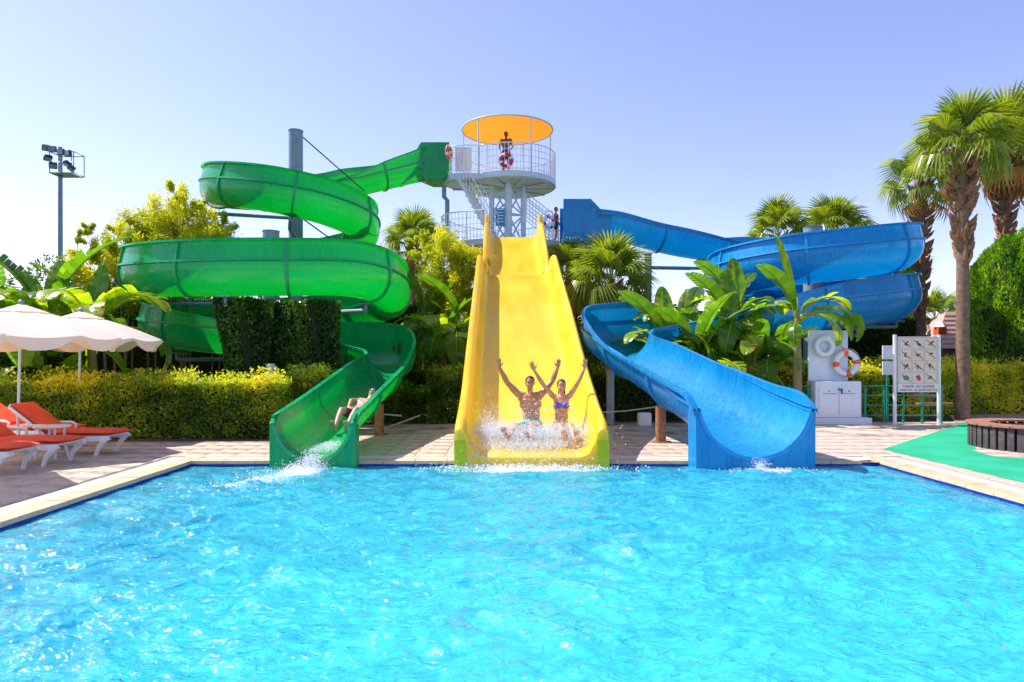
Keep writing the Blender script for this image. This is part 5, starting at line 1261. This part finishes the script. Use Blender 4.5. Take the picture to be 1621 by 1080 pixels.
# bamboo: lumps of fine narrow leaves with wispy tips
def bamboo(label, Y, lumps, dens, group, seed):
    """lumps: (px, py, radius in px) of the leaf masses as seen at distance Y"""
    r = np.random.default_rng(seed); x0 = GX(lumps[0][0], Y); t = thing('bamboo', label, 'bamboo', (x0, Y, 0), group); Cs = []; Ds = []; Ts = []; mb = MB()
    for (px, py, rp) in lumps:
        R_ = rp * Y / F; c = np.array([GX(px, Y), Y + r.normal() * .5, GZ(py, Y)]); m = int(dens * R_ ** 2 * 1.0) + 120
        ns = max(3, int(R_ * 16)); sc = r.normal(size=(ns, 3)); sc /= np.linalg.norm(sc, axis=1, keepdims=True); sc = c + sc * R_ * r.uniform(.25, .95, size=(ns, 1)) * np.array([1, 1, 1.15])
        k = r.integers(0, ns, m); ax = sc[k] - c + np.array([0, 0, R_ * .5]); ax /= np.linalg.norm(ax, axis=1, keepdims=True); u = r.random(m)[:, None] - .3
        C = sc[k] + ax * u * R_ * .7 + r.normal(size=(m, 3)) * R_ * .13
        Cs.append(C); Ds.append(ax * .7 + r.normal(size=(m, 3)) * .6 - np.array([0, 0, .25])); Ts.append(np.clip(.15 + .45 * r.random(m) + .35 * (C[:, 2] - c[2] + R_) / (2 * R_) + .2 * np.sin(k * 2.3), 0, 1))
        for q in range(1):
            b = Vector((c[0] + r.normal() * .25, c[1] + r.normal() * .2, 0)); e = Vector(c + r.normal(size=3) * R_ * .3 + np.array([0, 0, R_ * .9])); mb.tube([b, b.lerp(e, .6) + Vector((0, 0, .2)), e], [.025, .018, .004], 5)
    C = np.concatenate(Cs); D = np.concatenate(Ds); tt = np.concatenate(Ts); ln = .12 * (.6 + .8 * r.random(len(C)))
    link_mesh('foliage', leaves(C - np.array([x0, Y, 0]), D, ln, ln * .24, tt, 'foliage'), 'bamboo', t); mb.build('culms', 'stem', t)
gb = 'golden feathery bamboo clumps'
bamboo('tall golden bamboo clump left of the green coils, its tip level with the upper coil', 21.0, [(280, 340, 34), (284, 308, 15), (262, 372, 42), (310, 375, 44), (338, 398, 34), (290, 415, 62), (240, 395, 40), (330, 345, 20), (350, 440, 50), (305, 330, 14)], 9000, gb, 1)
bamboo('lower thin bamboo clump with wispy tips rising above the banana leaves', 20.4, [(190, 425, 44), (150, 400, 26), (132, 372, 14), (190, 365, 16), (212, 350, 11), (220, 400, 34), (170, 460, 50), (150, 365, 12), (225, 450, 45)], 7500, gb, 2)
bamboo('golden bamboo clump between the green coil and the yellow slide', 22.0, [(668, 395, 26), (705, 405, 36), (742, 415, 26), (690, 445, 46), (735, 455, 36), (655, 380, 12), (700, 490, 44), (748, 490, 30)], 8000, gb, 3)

# banana leaves: a few shared meshes
def banana_leaf(length, width, e0, droop, torn, seed):
    r = random.Random(seed); nseg = 18; mb_v = []; fs = []; tint = []
    pet = .22 * length; pos = Vector((0, 0, 0)); el = e0; spine = []; dl = length / nseg
    pts = [Vector(pos)]; els = [el]
    for i in range(nseg + 4):
        el -= droop / (nseg + 4) * (1 + .9 * i / nseg); pos = pos + Vector((math.cos(el), 0, math.sin(el))) * ((length + pet) / (nseg + 4)); pts.append(Vector(pos)); els.append(el)
    st = 4; base_t = r.uniform(.2, .7)
    for side in (-1, 1):
        sag = r.uniform(-.1, .5); k = 0
        for i in range(st, len(pts) - 1):
            f0 = (i - st) / (len(pts) - 1 - st); f1 = (i + 1 - st) / (len(pts) - 1 - st)
            wf = lambda f: width * .5 * (math.sin(math.pi * min(1, f * .93 + .06)) ** .55)
            if torn and r.random() < .24: sag = r.uniform(-.15, .8) if torn > 1 else r.uniform(-.1, .4)
            up_ = lambda e_: Vector((-math.sin(e_), 0, math.cos(e_)))
            def edge(i_, f, sh):
                d = Vector((math.cos(els[i_]), 0, math.sin(els[i_]))); w_ = wf(f) * 1.15
                return pts[i_] + Vector((0, side, 0)) * w_ * math.cos(.25 - sag) + up_(els[i_]) * w_ * (math.sin(.3 - sag)) + d * (w_ * .3 + sh)
            gap = .004 if torn else 0
            a, b = pts[i], pts[i + 1]; e0_, e1_ = edge(i, f0, gap), edge(i + 1, f1, -gap)
            m0 = (a + e0_) / 2 + up_(els[i]) * .02; m1 = (b + e1_) / 2 + up_(els[i + 1]) * .02
            n0 = len(mb_v); mb_v += [a, b, m1, m0, e1_, e0_]
            q = [(n0, n0 + 1, n0 + 2, n0 + 3), (n0 + 3, n0 + 2, n0 + 4, n0 + 5)]
            if side < 0: q = [tuple(reversed(x)) for x in q]
            fs += q; tt = base_t + r.uniform(-.12, .12); tint += [tt, tt + (r.random() < .07) * .4]
    nb = len(fs); tb = MB(); tb.tube(pts, [.028 * (1 - .8 * i / len(pts)) + .003 for i in range(len(pts))], 5)
    off = len(mb_v); mb_v += [Vector(v) for v in tb.v]; fs2 = [tuple(i + off for i in f) for f in tb.f]
    me = bpy.data.meshes.new('leaf'); me.from_pydata([tuple(v) for v in mb_v], [], fs + fs2); me.update()
    a = me.attributes.new('tint', 'FLOAT', 'FACE'); a.data.foreach_set('value', np.array(tint + [.85] * len(fs2), np.float32))
    me.materials.append(M['bananaleaf']); me.polygons.foreach_set('use_smooth', [True] * nb + [True] * len(fs2)); return me
BL = [banana_leaf(1.9, .55, R(78), R(40), 1, 1), banana_leaf(1.7, .5, R(70), R(80), 1, 2), banana_leaf(1.9, .55, R(62), R(115), 2, 3), banana_leaf(1.6, .5, R(50), R(110), 2, 4), banana_leaf(1.3, .42, R(86), R(12), 0, 5), banana_leaf(1.8, .5, R(40), R(95), 2, 6), banana_leaf(1.5, .5, R(60), R(60), 1, 7)]
def banana(label, x, y, hs, k, nl, seed, group, special=()):
    r = random.Random(seed); t = thing('banana_plant', label, 'banana plant', (x, y, 0), group)
    mb = MB(); ln = r.uniform(-.12, .12); mb.tube([(x, y, 0), (x + ln * .4, y, hs * .5), (x + ln, y, hs), (x + ln, y, hs + .35)], [.13, .11, .085, .04], 12); mb.build('pseudostem', 'stem', t)
    a = r.uniform(0, 6.28)
    for i in range(nl):
        a += 2.4 + r.uniform(-.3, .3); j = r.choice((0, 1, 1, 2, 2, 3, 5, 6)); s = k * r.uniform(.8, 1.12)
        o = bpy.data.objects.new('leaf', BL[j]); COL.objects.link(o); o.parent = t; o.location = (ln, 0, hs + .1 - .05 * i * r.random()); o.rotation_euler = (r.uniform(-.2, .2), r.uniform(-.1, .1), a); o.scale = (s, s, s)
    for (j, aa, s, tilt) in special:
        o = bpy.data.objects.new('leaf', BL[j]); COL.objects.link(o); o.parent = t; o.location = (ln, 0, hs); o.rotation_euler = (0, R(tilt), R(aa)); o.scale = (s, s, s)
    return t
ga, gm_, gr_ = 'banana plants behind the parasols', 'banana plants beside the yellow slide', 'banana grove behind the blue slide run'
B = [(GX(20, 15.2), 15.2, 2.2, 1.15, 10, 'banana plant at the far left edge behind the near parasol'), (GX(75, 16), 16, 2.3, 1.15, 11, 'banana plant whose leaves rise between the two parasols'),
     (GX(150, 15.6), 15.6, 2.1, 1.15, 11, 'banana plant behind the farther parasol with leaves reaching the green coil'), (GX(200, 15.0), 15.0, .9, .85, 8, 'low banana plant under the farther parasol, dark leaves spreading right'),
     (GX(95, 15.0), 15.0, .7, .8, 7, 'low banana plant between the parasol poles'), (GX(-10, 17), 17, 2.5, 1.2, 9, 'banana plant farthest back at the left edge')]
for i, (x, y, hs, k, nl, lb) in enumerate(B): banana(lb, x, y, hs, k, nl, 100 + i, ga, special=[(4, 80, 1.1, 0), (0, 180, 1.0, 0)] if i in (1, 2) else ())
B = [(GX(706, 20.0), 20.0, 2.0, 1.0, 10, 'banana plant right behind the bend of the green slide'), (GX(730, 19.7), 19.7, 1.9, .9, 10, 'banana plant close to the left wall of the yellow slide'), (GX(672, 21.6), 21.6, 2.6, 1.05, 9, 'tall banana plant behind the green slide bend'),
     (GX(735, 20.5), 20.5, 2.3, 1.0, 8, 'tall banana plant partly hidden by the yellow slide')]
for i, (x, y, hs, k, nl, lb) in enumerate(B): banana(lb, x, y, hs, k, nl, 200 + i, gm_)
B = [(GX(1052, 18.4), 18.4, 1.7, .9, 11, 'leftmost banana plant of the grove, broad leaf hanging over the blue slide'), (GX(1105, 17.9), 17.9, 1.5, .88, 12, 'banana plant of the grove rising behind the middle of the blue run'),
     (GX(1150, 18.6), 18.6, 2.2, .9, 12, 'banana plant at the centre of the grove with upright young leaves'), (GX(1200, 18.0), 18.0, 1.6, .85, 12, 'banana plant of the grove in front of the blue coil'),
     (GX(1172, 19.2), 19.2, 2.6, .95, 11, 'tallest banana plant at the back of the grove'), (GX(1085, 19.3), 19.3, 2.3, .92, 11, 'banana plant at the back left of the grove'), (GX(1232, 18.2), 18.2, 1.1, .8, 9, 'low banana plant between the grove and the lifebuoy board'),
     (GX(1128, 17.7), 17.7, .9, .8, 10, 'low leafy banana plant at the front middle of the grove'), (GX(1178, 17.7), 17.7, .8, .75, 9, 'lowest banana plant at the front right of the grove')]
for i, (x, y, hs, k, nl, lb) in enumerate(B): banana(lb, x, y, hs, k, nl, 300 + i, gr_, special=[(4, 100, 1.2, -5), (0, 200, 1.0, 0)] if i in (2, 0, 4) else [(4, 60, .9, 8)])
banana('tall separate banana plant beside the white cabinet with leaves arching over it', GX(1262, 16.9), 16.9, 2.45, .8, 2, 401, gr_, special=[(4, 170, 1.45, 0), (0, 200, .85, 0), (2, -10, .95, 0), (1, 15, .95, 0), (5, 0, .85, -10), (3, 240, .6, 20), (2, 90, .7, 30)])

# ivy columns
def ivy(label, x, y, r_, z1, seed):
    t = thing('ivy_column', label, 'column', (x, y, 0), 'ivy covered columns under the green coil')
    MB().tube([(x, y, 0), (x, y, z1)], r_ - .1, 16).build('post', 'core', t)
    n = 12000; a = rng.random(n) * 6.28; z = rng.random(n) * z1; rr = r_ * (1.05 + .24 * np.sin(3 * a + seed + z * .8) + .16 * np.sin(z * 2.5 + 5 * a) + .25 * np.clip(z / z1 - .6, 0, 1)) - np.abs(rng.normal(size=n)) * .06
    C = np.stack([rr * np.cos(a), rr * np.sin(a), z], 1); D = np.stack([np.cos(a) * .5, np.sin(a) * .5, np.full(n, -.7)], 1) + rand_dirs(n) * .5
    tint = np.clip(.15 + .5 * rng.random(n) + .25 * np.sin(3 * a + seed), 0, 1); ln = .085 * (.7 + .6 * rng.random(n))
    link_mesh('ivy_leaves', leaves(C, D, ln, ln * .8, tint, 'ivy_leaves'), 'ivy', t)
ivy('left ivy covered column under the wide green coil', GX(388, 16.6), 16.6, .48, 3.05, 0); ivy('right ivy covered column under the wide green coil', GX(505, 17.0), 17.0, .5, 3.05, 2); ivy('middle ivy covered column set back in the shade', GX(450, 17.2), 17.2, .4, 3.05, 4)

# fan palms
def fan_leaf(pet, Rl, nsp, droop, dead, seed):
    r = random.Random(seed); V = []; fs = []; tint = []
    pts = [Vector((pet * i / 4, 0, .06 * pet * math.sin(i / 4 * 2))) for i in range(5)]; tb = MB(); tb.tube(pts, [.02, .016, .013, .012, .01], 4); V += [Vector(v) for v in tb.v]; fs += list(tb.f); tint += [.6 if not dead else .97] * len(tb.f)
    hub = pts[-1]; spread = R(125)
    for i in range(nsp):
        a = -spread + 2 * spread * i / (nsp - 1); L = Rl * (1 - .28 * abs(a / spread) ** 2) * r.uniform(.92, 1.05); da = spread / (nsp - 1) * .95
        dr = droop * r.uniform(.8, 1.2)
        def pt(f, off):
            aa = a + off; x = math.cos(aa) * L * f; y = math.sin(aa) * L * f; z = -.08 * abs(math.sin(aa)) * L * f * (2 if dead else 1) + .12 * math.cos(aa) * L * f - dr * L * max(0, f - .45) ** 1.7 * 2.0
            if f > .7: x *= 1 - .12 * droop; y *= 1 - .12 * droop
            return hub + Vector((x, y, z))
        sh = .015 * (1 if i % 2 else -1); tt = (r.uniform(.2, .75) if not dead else .95 + .05 * r.random())
        n0 = len(V); V += [hub, pt(.5, -da), pt(.5, 0) + Vector((0, 0, .03)), pt(.5, da), pt(.8, -da * .45), pt(.8, da * .45), pt(1, 0)]
        fs += [(n0, n0 + 1, n0 + 2), (n0, n0 + 2, n0 + 3), (n0 + 1, n0 + 4, n0 + 5, n0 + 3), (n0 + 4, n0 + 6, n0 + 5)]; tint += [tt, tt, tt, tt + .05]
    me = bpy.data.meshes.new('frond'); me.from_pydata([tuple(v) for v in V], [], fs); me.update()
    at = me.attributes.new('tint', 'FLOAT', 'FACE'); at.data.foreach_set('value', np.array(tint, np.float32)); me.materials.append(M['palm']); return me
FL = [fan_leaf(.95, 1.0, 30, .35, False, 1), fan_leaf(1.0, 1.05, 30, .7, False, 2), fan_leaf(.9, .95, 28, 1.1, False, 3)]; FD = [fan_leaf(.8, .8, 24, .9, True, 5)]
def fan_palm(label, x, y, zc, k, nf, rt, boots, seed, group, dead=5, lean=0.0, low=108, bk=1.0):
    r = random.Random(seed); t = thing('fan_palm', label, 'palm tree', (x, y, 0), group)
    mb = MB(); n = 14; pts = [Vector((x + lean * (i / n) ** 2 - lean, y, (zc) * i / n)) for i in range(n + 1)]
    mb.tube(pts, [rt * (1.25 - .35 * i / n) * (1 + .04 * math.sin(i * 2.3)) for i in range(n + 1)], 14); mb.build('trunk', 'bark', t)
    if boots:
        mb = MB(); zb = zc * (1 - boots)
        for i in range(int(150 * boots * zc / 5)):
            f = r.random(); z = zb + (zc - zb) * f; a = r.uniform(0, 6.28); rr = rt * (1.0 + .35 * f); d = Vector((math.cos(a), math.sin(a), 0)); p = Vector((x, y, z)) + d * rr * .8
            mb.tube([p, p + d * .1 * bk * (.6 + f) + Vector((0, 0, .1)), p + d * .17 * bk * (.6 + f) + Vector((0, 0, .2 + .1 * r.random()))], [.065 * bk, .05 * bk, .012], 5)
        mb.build('frond_boots', 'boot', t)
    for i in range(nf + dead):
        dd = i >= nf; f = i / max(1, nf); a = i * 2.4 + r.uniform(-.3, .3)
        el = R(84) - R(low) * f ** 1.0 + r.uniform(-.1, .1) if not dd else R(-58) + r.uniform(-.2, .25)
        me = FD[0] if dd else FL[0 if f < .3 else (1 if f < .7 else 2)]; s = k * r.uniform(.85, 1.08)
        o = bpy.data.objects.new('frond', me); COL.objects.link(o); o.parent = t; o.location = (0, 0, zc - .12 * f - (.15 if dd else 0)); o.rotation_euler = (Matrix.Rotation(a, 3, 'Z') @ Matrix.Rotation(-el, 3, 'Y') @ Matrix.Rotation(r.uniform(-.4, .4), 3, 'X')).to_euler(); o.scale = (s, s, s)
    return t
gp_ = 'fan palms on the right side'
fan_palm('tallest fan palm with a thick shaggy trunk right of the rules board', GX(1524, 18), 18, GZ(240, 18), .88, 27, .14, .42, 1, gp_, dead=1, low=104, bk=1.25)
fan_palm('slender fan palm with dead brown fronds hanging, left of the tallest palm', GX(1458, 23), 23, GZ(292, 23), .78, 24, .13, .6, 2, gp_, dead=3, low=118, bk=1.3)
fan_palm('fan palm at the right photo edge rising behind the cypress hedge', GX(1592, 23.4), 23.4, GZ(235, 23.4), 1.1, 27, .18, .4, 3, gp_, dead=7, low=110, bk=1.5)
fan_palm('fan palm crown seen low at the right edge behind the tallest palm', GX(1640, 24), 24, GZ(235, 24), 1.25, 34, .2, .3, 4, gp_, dead=6)
gq = 'fan palms in the garden behind the slides'
fan_palm('bushy fan palm with low crown between the yellow slide and the blue slide', GX(966, 22), 22, GZ(452, 22), .95, 34, .17, .6, 5, gq, dead=4)
fan_palm('small fan palm partly hidden by the right wall of the yellow slide', GX(905, 24.5), 24.5, GZ(440, 24.5), .85, 26, .16, .5, 6, gq, dead=3)
fan_palm('fan palm crown peeping over the blue coil, left one of two', GX(1232, 30), 30, GZ(375, 30), 1.0, 26, .18, .3, 7, gq, dead=2)
fan_palm('fan palm crown peeping over the blue coil, right one of two', GX(1318, 30), 30, GZ(369, 30), 1.0, 26, .18, .3, 8, gq, dead=2)
fan_palm('fan palm with its crown showing low between the two blue loops', GX(1400, 30), 30, GZ(442, 30), 1.1, 26, .18, .3, 9, gq, dead=2)
fan_palm('palm with dark fronds just above the right end of the wide green coil', GX(655, 30), 30, GZ(385, 30), .9, 24, .18, .3, 10, gq, dead=2)
fan_palm('small distant palm seen right of the rules board near the hut', GX(1480, 45), 45, GZ(505, 45), 1.2, 22, .2, .3, 11, gq, dead=2)

# thuja / cypress masses on the right
def cypress(label, x, y, rx_, zt_, seed, n=26000):
    t = thing('cypress_tree', label, 'cypress', (x, y, 0), 'tall cypresses at the right edge'); r = np.random.default_rng(seed)
    f = r.random(n); a = r.random(n) * 6.28; z = f * zt_; env = rx_ * np.minimum(1, (1.02 - f) * 4.5) ** .6 * (1 + .14 * np.sin(5 * a + z * 2.2) + .1 * np.sin(9 * a - z * 4)); rr = env * (1 - np.abs(r.normal(size=n)) * .1)
    C = np.stack([rr * np.cos(a), rr * np.sin(a), z], 1); D = np.stack([np.cos(a) * .7, np.sin(a) * .7, np.full(n, .8)], 1) + rand_dirs(n) * .45
    tint = np.clip(.1 + .5 * r.random(n) + .35 * (1 + .0 * a) * np.sin(5 * a + z * 2.2) * .6 + .1, 0, 1); ln = .13 * (.6 + .8 * r.random(n))
    link_mesh('foliage', leaves(C, D, ln, ln * .35, tint, 'foliage'), 'thuja', t)
    MB().tube([(x, y, 0), (x, y, zt_ * .5), (x, y, zt_ - .3)], [rx_ * .8, rx_ * .78, rx_ * .5], 12).build('trunk', 'core', t)
cypress('broad light green cypress filling the right edge above the hedge', GX(1612, 21), 21.0, 1.25, GZ(372, 21), 1)
cypress('darker cypress behind the tallest palm trunk', GX(1578, 25), 25, 1.0, GZ(395, 25), 2)
cypress('cypress half outside the right edge of the photo', GX(1665, 21), 21, 1.3, GZ(345, 21), 3)
